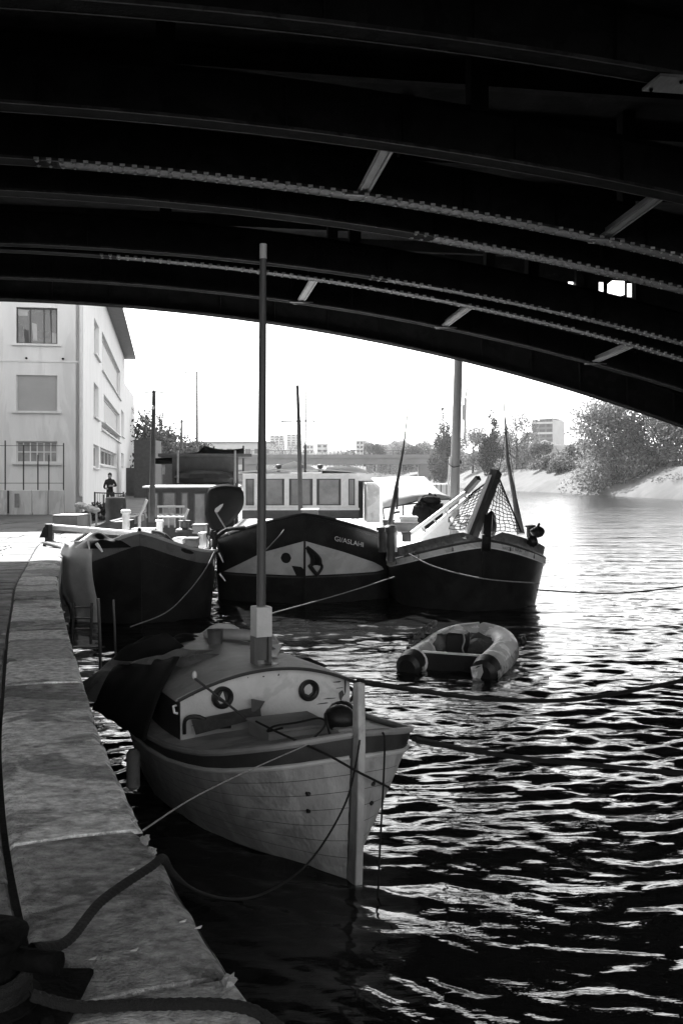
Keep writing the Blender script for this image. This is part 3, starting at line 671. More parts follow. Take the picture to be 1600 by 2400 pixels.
# understorey along the right bank
b_ = MB(); leaves(b_, [(float(np.interp(y, [q[1] for q in WL], [q[0] for q in WL]))+7+random.uniform(-1,3), y+14+random.uniform(-2,4), 4.9+random.uniform(0,1.4), 3., 3., 1.5) for y in range(165, 300, 6)], 5200, .5)
tag(b_.build('bank_bushes', 'leafp'), 'pale low bushes growing along the top of the right bank', 'bushes', kind='stuff')
b_ = MB(); leaves(b_, [(float(np.interp(y, [q[1] for q in WL], [q[0] for q in WL]))+3.2+random.uniform(-.5,2), y+6+random.uniform(-1,2), 2.2+random.uniform(0,.8), 1.6, 1.6, .6) for y in range(118, 165, 3)], 1800, .3)
tag(b_.build('bank_grass', 'leafp'), 'rough pale grass under the trees on the right bank', 'grass', kind='stuff')
# left hillside scrub and bare trees
b_ = MB(); cl = []
for i in range(60):
    u = random.uniform(312, 455); d = random.uniform(105, 145); top = 975+max(0, (u-330))*.5
    cl.append((px(u, d), d, hz(random.uniform(top, 1075), d), 2.2, 2.2, 1.5))
leaves(b_, cl, 9000, .4); tag(b_.build('hillside_scrub', 'leafd'), 'dark scrub covering the slope behind the moored barges', 'scrub', kind='stuff')
def baretree(u, vb, vt, d, label, lean=0):
    t = thing('bare_tree', (px(u, d), d, hz(vb, d)), label, 'tree', 'bare trees on the left slope'); mb = MB(); h = hz(vt, d)-hz(vb, d)
    for i in range(4): branches(mb, Vector((px(u,d), d, hz(vb,d))), Vector((lean+random.uniform(-.5,.5), random.uniform(-.3,.3), 1)).normalized(), h*.38, h*.022, 4, .75)
    mb.build('trunk', 'bark', t)
baretree(335, 1000, 912, 118, 'leafless pollarded tree on the slope left of the thin barge mast')
baretree(372, 1010, 925, 120, 'leafless spreading tree on the slope right of the thin barge mast', .3)
def lamp(u, vt, vb, d, arm, label):
    t = thing('street_lamp', (px(u,d), d, hz(vb,d)), label, 'lamp post', 'lamp posts behind the barges'); p = MB()
    p.tube([(px(u,d),d,hz(vb,d)),(px(u,d),d,hz(vt,d))], [d*.0016,d*.0011], 6); p.build('pole', 'dgrey', t)
    if arm: p = MB(); p.tube([(px(u,d),d,hz(vt,d)),(px(u-arm,d),d,hz(vt-1,d))], .08, 5); p.ball((px(u-arm*.9,d),d,hz(vt,d)), .5, .25, .12, 8, 4); p.build('arm', 'dgrey', t)
    p = MB(); p.ball((px(u,d),d,hz(vt,d)), .12, .12, .14, 8, 5); 
    if not arm: p.lathe([(.05,0),(.28,.05),(.22,.12),(.05,.2),(.03,.5)], (px(u,d),d,hz(vt+5,d)), 8)
    p.build('head', 'dgrey', t)
lamp(453, 855, 1100, 128, 29, 'tall thin lamp post with one arm pointing left')
lamp(417, 966, 1030, 100, 0, 'short lamp post with lantern head on the dark slope')
for u, v, s_ in ((722,876,.35),(722,991,.25),(637,1006,.2)):
    d = 90; mb = MB(); c = at(u, v, d)
    for e in (-1, 1): mb.add([c, c+Vector((e*s_*.6,.1,s_*.35)), c+Vector((e*s_*1.2,.12,.1*s_)), c+Vector((e*s_*.5,.3,.1))], [(0,1,2),(0,2,3)])
    mb.ball(c, .06, .25, .06, 6, 4)
    tag(mb.build('gull', 'dgrey'), {876:'gull flying highest, right of the thin antenna',991:'gull flying low beside the thin antenna',1006:'tiny gull flying just right of the main mast'}[v], 'bird')

# ------------------------------------------------------------------ barge hulls
class Hull:
    def __init__(s, fr, B, L, La, n, zr, flare=.12, rake=.3):
        s.fr, s.B, s.L, s.La, s.n, s.zr, s.fl, s.rk = fr, B, L, La, n, zr, flare, rake; s.z0 = zr(0)
    def g(s, a): return 1-(1-min(max(a, 0)/s.La, 1))**s.n if a < s.La else 1
    def half(s, a, z): return s.B*s.g(a)*(1-s.fl*max(0, s.z0-z)/s.z0)
    def P(s, side, a, z, off=0):
        l = s.half(a, z); aa = a+s.rk*(s.z0-z)*max(0, 1-a/s.La)
        p = s.fr(side*l, aa, z)
        if off:
            q = s.fr(side*s.half(a+.02, z), a+.02+s.rk*(s.z0-z)*max(0, 1-(a+.02)/s.La), z); t = (q-p).normalized(); p = p+Vector((t.y, -t.x, 0))*off*(side)
        return p
    def PL(s, l, z, off=0):      # by lateral position
        fr_ = min(abs(l)/(s.B*(1-s.fl*max(0, s.z0-z)/s.z0)), .999); a = s.La*(1-(1-fr_)**(1/s.n)); return s.P(1 if l >= 0 else -1, a, z, off)
    def stations(s): return [s.La*(i/14)**1.8 for i in range(15)]+[s.La+(s.L-s.La)*i/6 for i in range(1, 7)]
    def strip(s, name, m, par, top, bot, off=0, nz=6, sides=(-1, 1)):
        for sd in sides:
            mb = MB(); rows = []
            for a in s.stations():
                zt, zb = top(a), bot(a); rows.append([s.P(sd, a, zt+(zb-zt)*k/nz, off) for k in range(nz+1)])
            if sd > 0: rows = [r[::-1] for r in rows]
            mb.sheet(rows); o = mb.build(name, m, par, smooth=True)
        return o
    def deck(s, m, par, drop, name='deck'):
        mb = MB(); mb.sheet([[s.P(e, a, s.zr(a)-drop, 0) for e in (-1, 1)] for a in s.stations()]); return mb.build(name, m, par)
    def rail(s, m, par, r=.04, dz=0., name='rail', sides=(-1, 1)):
        for sd in sides: mb = MB(); mb.tube([s.P(sd, a, s.zr(a)+dz, 0) for a in s.stations()], r, 6); mb.build(name, m, par, smooth=True)
    def patch(s, poly, name, m, par, off=.012, step=.06):      # poly in (lateral, z): clipped columns on the shell
        xs = [p[0] for p in poly]; mb = MB(); x = min(xs); n = len(poly); cols = []
        N = max(4, int((max(xs)-min(xs))/step))
        for i in range(N+1):
            x = min(xs)+(max(xs)-min(xs))*i/N; x = min(max(x, min(xs)+1e-4), max(xs)-1e-4); zs = []
            for (ax, az), (bx, bz) in zip(poly, poly[1:]+poly[:1]):
                if (ax-x)*(bx-x) < 0: zs.append(az+(bz-az)*(x-ax)/(bx-ax))
            if len(zs) >= 2: cols.append([s.PL(x, min(zs)+(max(zs)-min(zs))*k/4, off) for k in range(5)])
        mb.sheet(cols); return mb.build(name, m, par)
    def text(s, body, l0, z0, size, slope, m, par, sx=1.0, off=.02):
        cu = bpy.data.curves.new('txt', 'FONT'); cu.body = body; cu.size = size; ob = bpy.data.objects.new('txt', cu); COL.objects.link(ob)
        bpy.context.view_layer.update(); me = bpy.data.meshes.new_from_object(ob.evaluated_get(bpy.context.evaluated_depsgraph_get()))
        bpy.data.objects.remove(ob); L = rootloc(par); me.name = 'name_lettering'
        for v in me.vertices: x = v.co.x*sx; v.co = s.PL(l0+x, z0+v.co.y+slope*x, off)-L
        me.materials.clear(); me.materials.append(M[m]); o = bpy.data.objects.new('name_lettering', me); COL.objects.link(o); o.parent = par; return o
def lin(*pts): return lambda a: float(np.interp(a, [p[0] for p in pts], [p[1] for p in pts]))
def sm(z0, z1, k): return lambda a: z1+(z0-z1)*math.exp(-(a/k)**1.3)

def drape(name, c, ax, ay, h, m, label, cat, seed=0, n=16, folds=7):      # crumpled cloth heap over an elliptical footprint
    rs = random.Random(seed); ph = [(rs.uniform(-folds,folds), rs.uniform(-folds,folds), rs.uniform(0,6.3), rs.uniform(.3,1)) for _ in range(7)]
    q = MB(); rows = []; c, ax, ay = Vector(c), Vector(ax), Vector(ay)
    for i in range(n+1):
        r_ = i/n; row = []
        for k in range(2*n+1):
            t_ = 6.2832*k/(2*n); t_ = 0 if k == 2*n else t_; e = 1+.12*math.sin(3*t_+ph[0][2])+.08*math.sin(5*t_+ph[1][2]); x, y = r_*e*math.cos(t_), r_*e*math.sin(t_)
            w_ = sum(a*math.sin(fx_*x+fy_*y+p_) for fx_, fy_, p_, a in ph)/3.2
            z = h*(1-r_**3)*(.72+.38*w_)+.02*h*(1-r_); row.append(c+ax*x+ay*y+Vector((0,0,max(z, -.02 if r_ == 1 else 0))))
        rows.append(row)
    q.sheet(rows); return tag(q.build(name, m, smooth=True), label, cat)
# --- left barge
f1 = Frame((-4.05, 20), (-.17, 1)); z1f = sm(1.93, 1.42, .5); h1 = Hull(f1, 1.66, 12.5, 2.0, 2.7, z1f, .1, .35)
b1 = thing('moored_barge', f1(0, 0, 0), 'black barge moored against the quay with grey bulwark and thin dark mast', 'barge')
h1.strip('hull', 'black', b1, lambda a: z1f(a)-.27, lambda a: -.5); h1.strip('bulwark', 'band', b1, lambda a: z1f(a), lambda a: z1f(a)-.27, .006, 2)
h1.strip('inner_bulwark', 'white', b1, lambda a: z1f(a)-.01, lambda a: z1f(a)-.7, -.05, 2); h1.deck('whitedirty', b1, .55); h1.rail('ltgrey', b1, .035)
p = MB(); p.beam(f1(0,.0,2.02), f1(0,.78,-.3), .035, .06, (1,0,0)); p.build('stem', 'black', b1)
# cabin of the left barge
def cabin(par, fr, l0, l1, a0, a1, z0, z1, ops, wm, roofm, over=.15, rh=.07, pane='glass', crown=0, fm='dgrey', th=.05):
    T = lambda x, y, z: fr(l0+x, a0+y, z)
    mb = MB(); add_wall(mb, T, l1-l0, z0, z1, th, ops); o = mb.build('front_wall', wm, par)
    for x0, x1, za, zb in ops: window(o.parent, T, x0, x1, za, zb, pane, th*.8, 1, 1, .03, 0, fm)
    mb = MB(fr)
    mb.box(l0, l0+th, a0+th+.002, a1, z0, z1); mb.box(l1-th, l1, a0+th+.002, a1, z0, z1); mb.box(l0+th, l1-th, a1-th, a1, z0, z1); mb.build('side_wall', wm, par)
    rf = MB(fr); N = 10; rows = []
    for i in range(N+1):
        l = l0-over+(l1-l0+2*over)*i/N; c = crown*(1-(2*i/N-1)**2); rows.append([(l, a0-over, z1+.003+c), (l, a0-over, z1+rh+c), (l, a1+over, z1+rh+c), (l, a1+over, z1+.003+c), (l, a0-over, z1+.003+c)])
    rf.sheet(rows); rf.poly(rows[0][:4]); rf.poly(rows[-1][:4][::-1]); return rf.build('roof', roofm, par)
xw = lambda u, d: px(u, d)
cz0, cz1 = 1.0, hz(1121, 27)
cabin(b1, Frame((px(410,27), 27), (-.1, 1)), -.85, .85, 0, 3, cz0, cz1, [(.05,.32,cz0+.9,cz1-.12),(.42,.78,cz0+.7,cz1-.12),(.92,1.12,cz0+.75,cz1-.12),(1.26,1.58,cz0+.5,cz1-.14)], 'black', 'white', .1, .05, 'glassg')
m1 = thing('barge_mast', at(349, 1192, 24.5), 'dark tapered mast with short crossed yard rising from the left barge', 'mast')
p = MB(); a_, b_ = at(349,1200,24.5), at(354,900,24.5); p.tube([a_, (a_+b_)/2, b_], [.075,.065,.045], 8); p.build('pole', 'dgrey', m1, True)
p = MB(); p.tube([b_, at(354,865,24.5)], [.02,.008], 5); p.build('spike', 'rail', m1)
p = MB(); p.tube([at(324,903,24.5), at(354,900,24.5), at(386,903,24.5)], [.012,.024,.012], 5); p.build('yard', 'rail', m1)
p = MB(); p.ball(at(352,936,24.4), .035,.035,.05, 8, 5); p.build('masthead_light', 'white', m1)
# deck clutter on the left barge
def bitts(u, v, d, h, r, m, label, par=None):
    p = MB(); c = at(u, v, d); p.lathe([(r,0),(r,h*.8),(r*1.4,h*.82),(r*1.4,h*.95),(r*.9,h)], c, 12); o = p.build('mooring_bitt', m, smooth=True); return tag(o, label, 'bitt', 'bitts on the barges')
bitts(367, 1222, 22.5, .28, .07, 'white', 'short white bitt at the foot of the left barge mast')
bitts(290, 1218, 24, .5, .09, 'whitedirty', 'fat pale capped post on the left barge near the quay')
t = thing('deck_bench', at(430, 1195, 24.8), 'slatted pale wooden bench on the left barge before the cabin', 'bench')
for i, v in enumerate((1164, 1183)): p = MB(); p.beam(at(362,v,24.8), at(424+6*i,v,24.8), .05, .045); p.build('slat', 'ltgrey', t)
for u in (363, 375, 388, 402, 414): p = MB(); p.beam(at(u,1163,24.83), at(u,1212,24.83), .04, .035); p.build('post', 'grey', t)
p = MB(); p.plate([at(362,1190,24.4), at(424,1190,24.4), at(424,1186,24.9), at(362,1186,24.9)], (0,0,.03)); p.build('seat', 'woodl', t)
def crate(name, u0, u1, vt, vb, d, m, label, cat='box', dep=.5, rot=0, lid=None):
    t = thing(name, at((u0+u1)/2, vb, d), label, cat); x0, x1 = px(u0,d), px(u1,d); z0, z1 = hz(vb,d), hz(vt,d)
    p = MB(); p.bevbox(x0, x1, d, d+dep, z0, z1, .015); p.build('body', m, t)
    p = MB(); p.bevbox(x0-.02, x1+.02, d-.02, d+dep+.02, z1+.002, z1+.035, .01); p.build('lid', lid or m, t); return t
crate('deck_locker', 425, 452, 1240, 1256, 22.2, 'dgrey', 'dark low locker with white corner on the left barge deck')
crate('deck_locker', 456, 467, 1228, 1262, 22.6, 'white', 'narrow white locker at the right of the left barge deck')
crate('deck_box', 442, 470, 1208, 1226, 24.2, 'grey', 'grey square box in front of the left barge cabin door')
crate('deck_box', 303, 348, 1218, 1228, 22.4, 'white', 'long white low box across the left barge foredeck')
crate('deck_box', 398, 420, 1240, 1250, 22.3, 'white', 'small white box beside the dark locker')
t = thing('anchor_winch', at(425,1215,23.5), 'small winch with slanted handle on the left barge deck', 'winch')
p = MB(); p.lathe([(.22,0),(.2,.06),(.1,.1),(.1,.25),(.15,.27)], at(424,1222,23.5), 12); p.build('drum', 'dgrey', t, True)
p = MB(); p.beam(at(416,1212,23.5), at(433,1170,23.5), .07, .05); p.build('handle', 'ltgrey', t)
t = thing('folded_pram', at(322,1210,25), 'grey bent tubular davit on the left barge beside the capped post', 'davit')
p = MB(); p.tube(crom([at(321,1222,25), at(322,1185,25), at(328,1172,25), at(338,1148,25)], 5), .04, 6); p.build('post', 'ltgrey', t, True)
p = MB(); p.tube(crom([at(322,1180,25), at(332,1176,25), at(338,1190,25)], 5), .025, 6); p.build('hook', 'grey', t, True)
# pale sheet hung over the quay side of the barge bow
t = MB(); rows = []
for j in range(13):
    f = j/12; row = []
    for i in range(8):
        q = i/7; a = .5+.85*(1-q); top = z1f(a)+.22; z = top+(-.15-top)*f; pz = h1.P(-1, a, max(z, -.1), .05+(.22-.1*q)*math.sin(min(f*1.3,1)*math.pi)+.03*math.sin(q*14+f*2)); row.append(pz)
    rows.append(row)
t.sheet(rows); o = t.build('hanging_tarpaulin', 'ltgrey', smooth=True); sol = o.modifiers.new('thick', 'SOLIDIFY'); sol.thickness = .012
tag(o, 'pale sheet hanging over the quay side of the left barge bow', 'tarpaulin')
drape('draped_tarpaulin', h1.P(-1,.35,1.62), (.62,.25,0), (-.2,.4,0), .32, 'tarp', 'dark crumpled tarpaulin draped over the bow corner beside the pale sheet', 'tarpaulin', 4)
p = MB(); p.tube([at(203,1238,19), at(206,1262,18.95)], [.025,.012], 6); p.tube([at(222,1248,18.8), at(236,1268,18.8)], [.035,.02], 6)
tag(p.build('tarpaulin_ties', 'white'), 'pale cord ends hanging on the dark draped tarpaulin', 'cord')
# gangway beam from quay to barge
p = MB(); p.tube([at(117,1208,25.2), at(325,1226,21.6)], [.05,.045], 8)
p.beam(at(117,1213,25.2), at(320,1229,21.6), .06, .08)
tag(p.build('mooring_boom', 'ltgrey', smooth=True), 'long pale boom reaching from the quay post to the left barge bow', 'spar')
t = thing('quay_post', at(106,1243,25), 'black square mooring post with cloth bag on the quay edge', 'post')
p = MB(); c = at(112,1249,25); p.box(c.x-.09, c.x+.09, 25, 25.18, QZ-.05, hz(1204,25)); p.build('post', 'rail', t)
p = MB(); p.plate([at(91,1235,24.9), at(108,1235,24.9), at(108,1207,24.9), at(101,1212,24.9)], (0,.12,0)); p.build('bag', 'cloth', t)
t = thing('quay_guard_rail', at(150,1275,23), 'low bent black guard rail at the quay edge beside the barge', 'railing')
p = MB(); p.tube(crom([at(101,1276,23.3), at(103,1253,23.3), at(110,1249,23.2), at(145,1260,22.6), at(150,1268,22.5), at(152,1290,22.4)], 5), .045, 8); p.build('rail', 'rail', t, True)
crate('grey_container', 122, 178, 1186, 1238, 29, 'grey', 'flat grey steel container standing on the quay by the barge', 'container', 1.2)
t = thing('pipe_frame', at(205,1215,31), 'rickety pale metal frame piled with cloths beside the grey container', 'frame')
for u in (184, 207, 222): p = MB(); p.beam(at(u,1212,31), at(u,1160,31), .05, .05); p.build('leg', 'ltgrey', t)
p = MB(); p.box(px(192,31), px(205,31), 31, 31.3, hz(1210,31), hz(1182,31)); p.build('panel', 'ltgrey', t)
p = MB()
for i in range(6): p.ball(at(184+i*7, 1160+i*2.5, 31), .16, .25, .09, 8, 5, .2)
p.build('cloth_pile', 'woodl', t, True)
t = thing('wire_railing', at(245,1195,38), 'dark low railing with mesh in front of the standing person', 'railing')
for u in (218, 238, 262, 284): p = MB(); p.tube([at(u,1200,38), at(u,1130 if u != 238 else 1136,38)], .03, 5); p.build('post', 'rail', t)
for v in (1132, 1165): p = MB(); p.tube([at(218,v,38), at(284,v+2,38)], .022, 5); p.build('bar', 'rail', t)
for u in range(221, 284, 4): p = MB(); p.tube([at(u,1133,38), at(u,1198,38)], .008, 4); p.build('wire', 'rail', t)
p = MB(); p.lathe([(.0,0),(.36,0),(.38,.25),(.35,.3),(.38,.55),(.36,.85),(.3,.88)], (px(266,36), 36, QZ), 14)
tag(p.build('oil_drum', 'dgrey', smooth=True), 'dark ribbed drum standing below the person on the quay', 'drum')
p = MB()
for i in range(14): p.ball(at(228+random.uniform(-12,14), 1185+random.uniform(-12,14), 37), .18, .2, .16, 6, 4, .3)
p2 = MB(); leaves(p2, [(px(226,37), 37, hz(1183,37), .6, .4, .5)], 500, .12); tag(p2.build('quay_weeds', 'leafd'), 'dark scruffy weeds along the railing by the grey container', 'weeds', kind='stuff')
p = MB()
p.plate([at(215,1215,27), at(245,1200,27), at(285,1198,27), at(285,1220,27)], (0,1.4,0)); p.plate([at(213,1213,26.95), at(243,1199,26.95), at(252,1196,26.95), at(258,1198,26.95), at(240,1204,26.95), at(214,1216,26.95)], (0,1.5,.02))
tag(p.build('upturned_tender', 'dgrey'), 'dark upturned tender with pale gunwale behind the boom', 'boat')

# --- person on the quay
def person():
    X = px(253, 44); Y = 44.; t = thing('person', (X, Y, QZ), 'person in black standing behind the railing with one arm bent', 'person')
    J = {'pel':(0,0,.95),'wai':(0,.01,1.08),'che':(0,0,1.32),'nek':(0,0,1.5),'hd0':(0,-.01,1.58),'hd1':(0,-.01,1.69),
         'shl':(-.17,0,1.43),'ell':(-.25,-.02,1.15),'wrl':(-.17,-.16,1.08),'shr':(.17,0,1.43),'elr':(.29,-.03,1.2),'wrr':(.12,-.17,1.2),
         'hpl':(-.09,0,.9),'knl':(-.11,-.01,.5),'anl':(-.12,.02,.08),'tol':(-.13,-.14,.04),'hpr':(.09,0,.9),'knr':(.11,-.02,.5),'anr':(.12,.02,.08),'tor':(.14,-.14,.04)}
    Rr = {'pel':(.15,.11),'wai':(.135,.1),'che':(.17,.12),'nek':(.06,.06),'hd0':(.075,.085),'hd1':(.075,.09),'shl':.065,'ell':.05,'wrl':.035,'shr':.065,'elr':.05,'wrr':.035,'hpl':.085,'knl':.06,'anl':.045,'tol':.035,'hpr':.085,'knr':.06,'anr':.045,'tor':.035}
    E = [('pel','wai'),('wai','che'),('che','nek'),('nek','hd0'),('hd0','hd1'),('che','shl'),('shl','ell'),('ell','wrl'),('che','shr'),('shr','elr'),('elr','wrr'),('pel','hpl'),('hpl','knl'),('knl','anl'),('anl','tol'),('pel','hpr'),('hpr','knr'),('knr','anr'),('anr','tor')]
    ks = list(J); me = bpy.data.meshes.new('body'); me.from_pydata([J[k] for k in ks], [(ks.index(a), ks.index(b)) for a, b in E], []); o = bpy.data.objects.new('body', me); COL.objects.link(o); o.parent = t
    sk = o.modifiers.new('skin', 'SKIN'); 
    if not me.skin_vertices: 
        import bmesh; bm = bmesh.new(); bm.from_mesh(me); bm.verts.layers.skin.verify(); bm.to_mesh(me); bm.free()
    for i, k in enumerate(ks):
        r = Rr[k]; me.skin_vertices[0].data[i].radius = r if isinstance(r, tuple) else (r, r); me.skin_vertices[0].data[i].use_root = (k == 'pel')
    ss = o.modifiers.new('sub', 'SUBSURF'); ss.levels = 2; ss.render_levels = 2; me.materials.append(M['cloth'])
    p = MB(); p.ball((X, Y+.01, QZ+1.69), .092, .105, .1, 12, 8, .04); p.build('hair', 'hair', t, True)
    p = MB(); p.ball((X, Y-.03, QZ+1.62), .07, .085, .11, 12, 8); p.ball((X, Y-.118, QZ+1.62), .014, .02, .022, 6, 4); p.ball((X-.085, Y, QZ+1.62), .012, .02, .03, 6, 4); p.ball((X+.085, Y, QZ+1.62), .012, .02, .03, 6, 4); p.build('face', 'skin', t, True)
    p = MB()
    for e, w_ in ((1, J['wrr']), (-1, J['wrl'])):
        c = Vector((X, Y, QZ))+Vector(w_); p.ball(c+Vector((-e*.05,-.01,0)), .045, .022, .04, 8, 5)
        for k in range(4): p.tube([c+Vector((-e*.08,-.012,.025-.017*k)), c+Vector((-e*.115,-.005,.022-.017*k)), c+Vector((-e*.13,.012,.02-.017*k))], [.009,.008,.006], 5)
        p.tube([c+Vector((-e*.04,-.01,.035)), c+Vector((-e*.07,-.02,.06))], [.011,.008], 5)
    p.tube([Vector((X,Y,QZ))+Vector(J['elr'])*.35+Vector(J['wrr'])*.65, Vector((X,Y,QZ))+Vector(J['wrr'])], .043, 8)
    p.build('hands', 'skin', t, True)
person()

# --- boats further back on the left
t = thing('houseboat', at(480,1110,38), 'dark houseboat with flat roof and lit windows behind the left barge', 'boat')
fb4 = Frame((px(478,38), 38), (-.12, 1))
cabin(t, fb4, -1.35, 1.15, 0, 5, .6, hz(1050,38), [(.3,.75,1.9,2.9),(.95,1.5,1.9,2.95),(1.75,2.3,1.8,2.9)], 'dgrey', 'dgrey', .5, .12, 'glassg')
p = MB(); p.box(px(405,37.5), px(538,37.5), 37.4, 37.9, .3, hz(1083,37.5)); p.ball((px(470,37.4),37.4,hz(1098,37.4)), 1.15,.3,.32, 12, 6); p.build('hull', 'black', t)
for u in (409, 540): p = MB(); p.tube([at(u,1110,37), at(u,1035,37)], .04, 6); p.build('roof_post', 'grey', t)
t = thing('dark_awning', at(455,1100,42), 'sagging black awning stretched on posts behind the left barge', 'awning')
p = MB(); rows = []
for j in range(5):
    f = j/4; rows.append([at(u, (1053-15*math.sin(min((u-350)/115,1)*1.57)**2 if u < 460 else 1021+.085*(u-460)+7*math.sin((u-460)/100*3.14))+f*(10+8*math.sin((u-350)/210*3.14)), 40+f*1.5) for u in range(350, 561, 15)])
p.sheet(rows); o = p.build('canvas', 'tarp', t, True); o.modifiers.new('thick', 'SOLIDIFY').thickness = .04
for u in (352, 462, 559): p = MB(); p.tube([at(u,1110,41), at(u,1024,41)], .07 if u == 462 else .04, 6); p.build('post', 'rail', t)
p = MB(); p.box(px(290,85), px(372,85), 85, 85.3, QZ-.2, hz(1075,85)); tag(p.build('yard_wall', 'dgrey'), 'plain grey yard wall beyond the white building', 'wall')
p = MB(); p.box(px(308,78), px(350,78), 78, 82, QZ-.1, hz(1010,78)); tag(p.build('dark_shed', 'dgrey'), 'dark shed at the end of the white building', 'shed')
t = thing('site_hut', at(385,1120,100), 'low grey hut with small window behind the barge mast', 'hut')
p = MB(); p.box(px(352,100), px(412,100), 100, 104, QZ-.2, hz(1058,100)); p.build('wall', 'dgrey', t); p = MB(); p.box(px(352,100)-.1, px(412,100)+.1, 99.7, 104.3, hz(1058,100), hz(1055,100)); p.build('roof', 'dgrey', t)
p = MB(); p.box(px(368,100), px(380,100), 99.88, 99.98, hz(1090,100), hz(1068,100)); p.build('window', 'glassg', t)

# --- centre barge with the painted bow
f2 = Frame((px(700,23), 23), (-.05, 1)); z2f = sm(2.17, 1.34, 1.25); h2 = Hull(f2, 2.27, 22, 2.3, 2.2, z2f, .05, .4)
b2 = thing('painted_barge', f2(0, 0, 0), 'black barge with grey diamond painted on its high pointed bow and white name', 'barge')
h2.strip('hull', 'black', b2, lambda a: z2f(a), lambda a: -.5); h2.deck('white', b2, .1); h2.rail('black', b2, .045)
D2 = 23.4
def l2(u): return px(u, D2)-px(697, D2)
bp = [(l2(697), hz(1243,23.2)), (l2(790), hz(1272,D2)), (l2(862), hz(1298,D2+.2)), (l2(884), hz(1308,D2+.5)), (l2(890), hz(1315,D2+.6)), (l2(870), hz(1320,D2+.4)), (l2(800), hz(1324,D2)), (l2(697), hz(1326,23.2)),
      (l2(600), hz(1324,D2)), (l2(540), hz(1321,D2+.3)), (l2(505), hz(1317,D2+.7)), (l2(600), hz(1272,D2))]
pn = h2.patch(bp[:8], 'bow_panel', 'bowpanel', b2); h2.patch([bp[0]]+bp[7:], 'bow_panel', 'bowpanel', b2)
cc = [(l2(655)+.125*math.cos(q), hz(1283,D2)+.13*math.sin(q)) for q in [i*.45 for i in range(14)]]
h2.patch(cc, 'hawse_pipe', 'black', b2, .02, .03)
h2.patch([(l2(668),hz(1301,D2)),(l2(690),hz(1305,23.2)),(l2(696.5),hz(1312,23.2)),(l2(696.5),hz(1327,23.2)),(l2(680),hz(1328,D2))], 'anchor_stain', 'black', b2, .02, .03)
an = MB()      # stowed anchor on the right bow
for P_, r in (([(700,1258),(715,1270),(728,1285),(730,1300)], .05), ([(703,1262),(712,1282),(712,1300)], .05), ([(730,1296),(735,1305),(730,1316),(722,1327)], .035), ([(706,1300),(714,1312),(722,1322)], .05)):
    an.tube(crom([h2.PL(l2(u), hz(v, D2-.1), .07) for u, v in P_], 4), r, 8)
an.build('stowed_anchor', 'black', b2, True)
h2.patch([(l2(701),hz(1257,23.2)),(l2(716),hz(1266,D2)),(l2(731),hz(1287,D2)),(l2(729),hz(1300,D2)),(l2(716),hz(1300,D2)),(l2(712),hz(1284,D2)),(l2(701),hz(1268,D2))], 'anchor_fluke', 'black', b2, .03, .03)
h2.text('GI/ASLAHI', l2(765), hz(1243,D2), .165, -.27, 'white', b2, .98)
p = MB(); p.beam(f2(0,.02,2.2), f2(0,.92,-.3), .03, .05, (1,0,0)); p.build('stem', 'black', b2)
h2.strip('rubbing_strake', 'dgrey', b2, lambda a: .675, lambda a: .64, .03, 1)
# wheelhouse
fw = Frame((px(697,30), 30), (-.05, 1)); WX = lambda u: px(u,30)-px(697,30)
WZ = lambda v: hz(v,30)
l0, l1_ = WX(558), WX(823)
ops = [(WX(a)-l0, WX(b)-l0, WZ(1161), WZ(1100)) for a, b in ((565,584),(593,653),(664,718),(727,783),(800,815))]
wh = cabin(b2, fw, l0, l1_, 0, 4, WZ(1167), WZ(1088), ops, 'white', 'canvas', .12, .05, 'glassg', .10, 'dgrey', .07)
p = MB(fw); p.box(l0-.02, l1_+.02, .02, 3.9, WZ(1192), WZ(1167)-.003); p.build('coaming', 'dgrey', b2)
p = MB(fw); p.box(l0-.05, l1_+.03, -.06, -.003, WZ(1172), WZ(1167)); p.build('window_ledge', 'white', b2)
for a, b in ((648,653),(664,669),(712,718),(727,733),(778,783)):      # dark side curtains behind the panes
    p = MB(fw); p.box(WX(a), WX(b), .02, .045, WZ(1161), WZ(1101)); p.build('curtain_or_reflection', 'dgrey', b2)
p = MB(fw); p.plate([(WX(610),.1,WZ(1084)),(WX(740),.1,WZ(1084)),(WX(712),.15,WZ(1070)),(WX(675),.2,WZ(1059)),(WX(655),.15,WZ(1066))], (0,1.2,.0)); p.build('skylight', 'white', b2)
p = MB(fw); p.plate([(WX(745),.5,WZ(1087)),(WX(850),.5,WZ(1087)),(WX(838),.5,WZ(1078)),(WX(815),.5,WZ(1072)),(WX(785),.5,WZ(1070)),(WX(750),.5,WZ(1073))], (0,2.4,0)); p.build('curved_roof', 'canvas', b2)
for a in (640, 690, 735):
    p = MB(fw); p.lathe([(.05,0),(.05,.1),(.09,.12),(.09,.2),(.02,.22)], (WX(a), -.02, WZ(1088)+.06), 8); p.build('roof_lamp', 'dgrey', b2)
p = MB(fw); p.box(WX(823)+.002, WX(836), .3, .34, WZ(1192), WZ(1105)); p.build('side_gap', 'black', b2)
for k in range(5):
    p = MB(fw); p.box(WX(838), WX(866), -.9, .4, WZ(1197-17*k)+.003, WZ(1197-17*(k+1))); p.build('locker_panel', 'whitedirty', b2)
p = MB(fw); p.box(WX(835), WX(868), -1.0, .5, WZ(1112), WZ(1108)); p.build('locker_top', 'white', b2)
crate('foredeck_hatch', 692, 730, 1172, 1190, 26.5, 'dgrey', 'dark hatch with white lid at the peak of the centre barge bow', 'hatch', .6, lid='white')
p = MB(); p.sheet([[at(500,1226,24.6), at(600,1212,24.6)], [at(520,1207,27), at(640,1196,27)]]); 
m2 = thing('barge_mast', at(690,1165,27), 'thin dark mast with one crossbar before the white wheelhouse', 'mast')
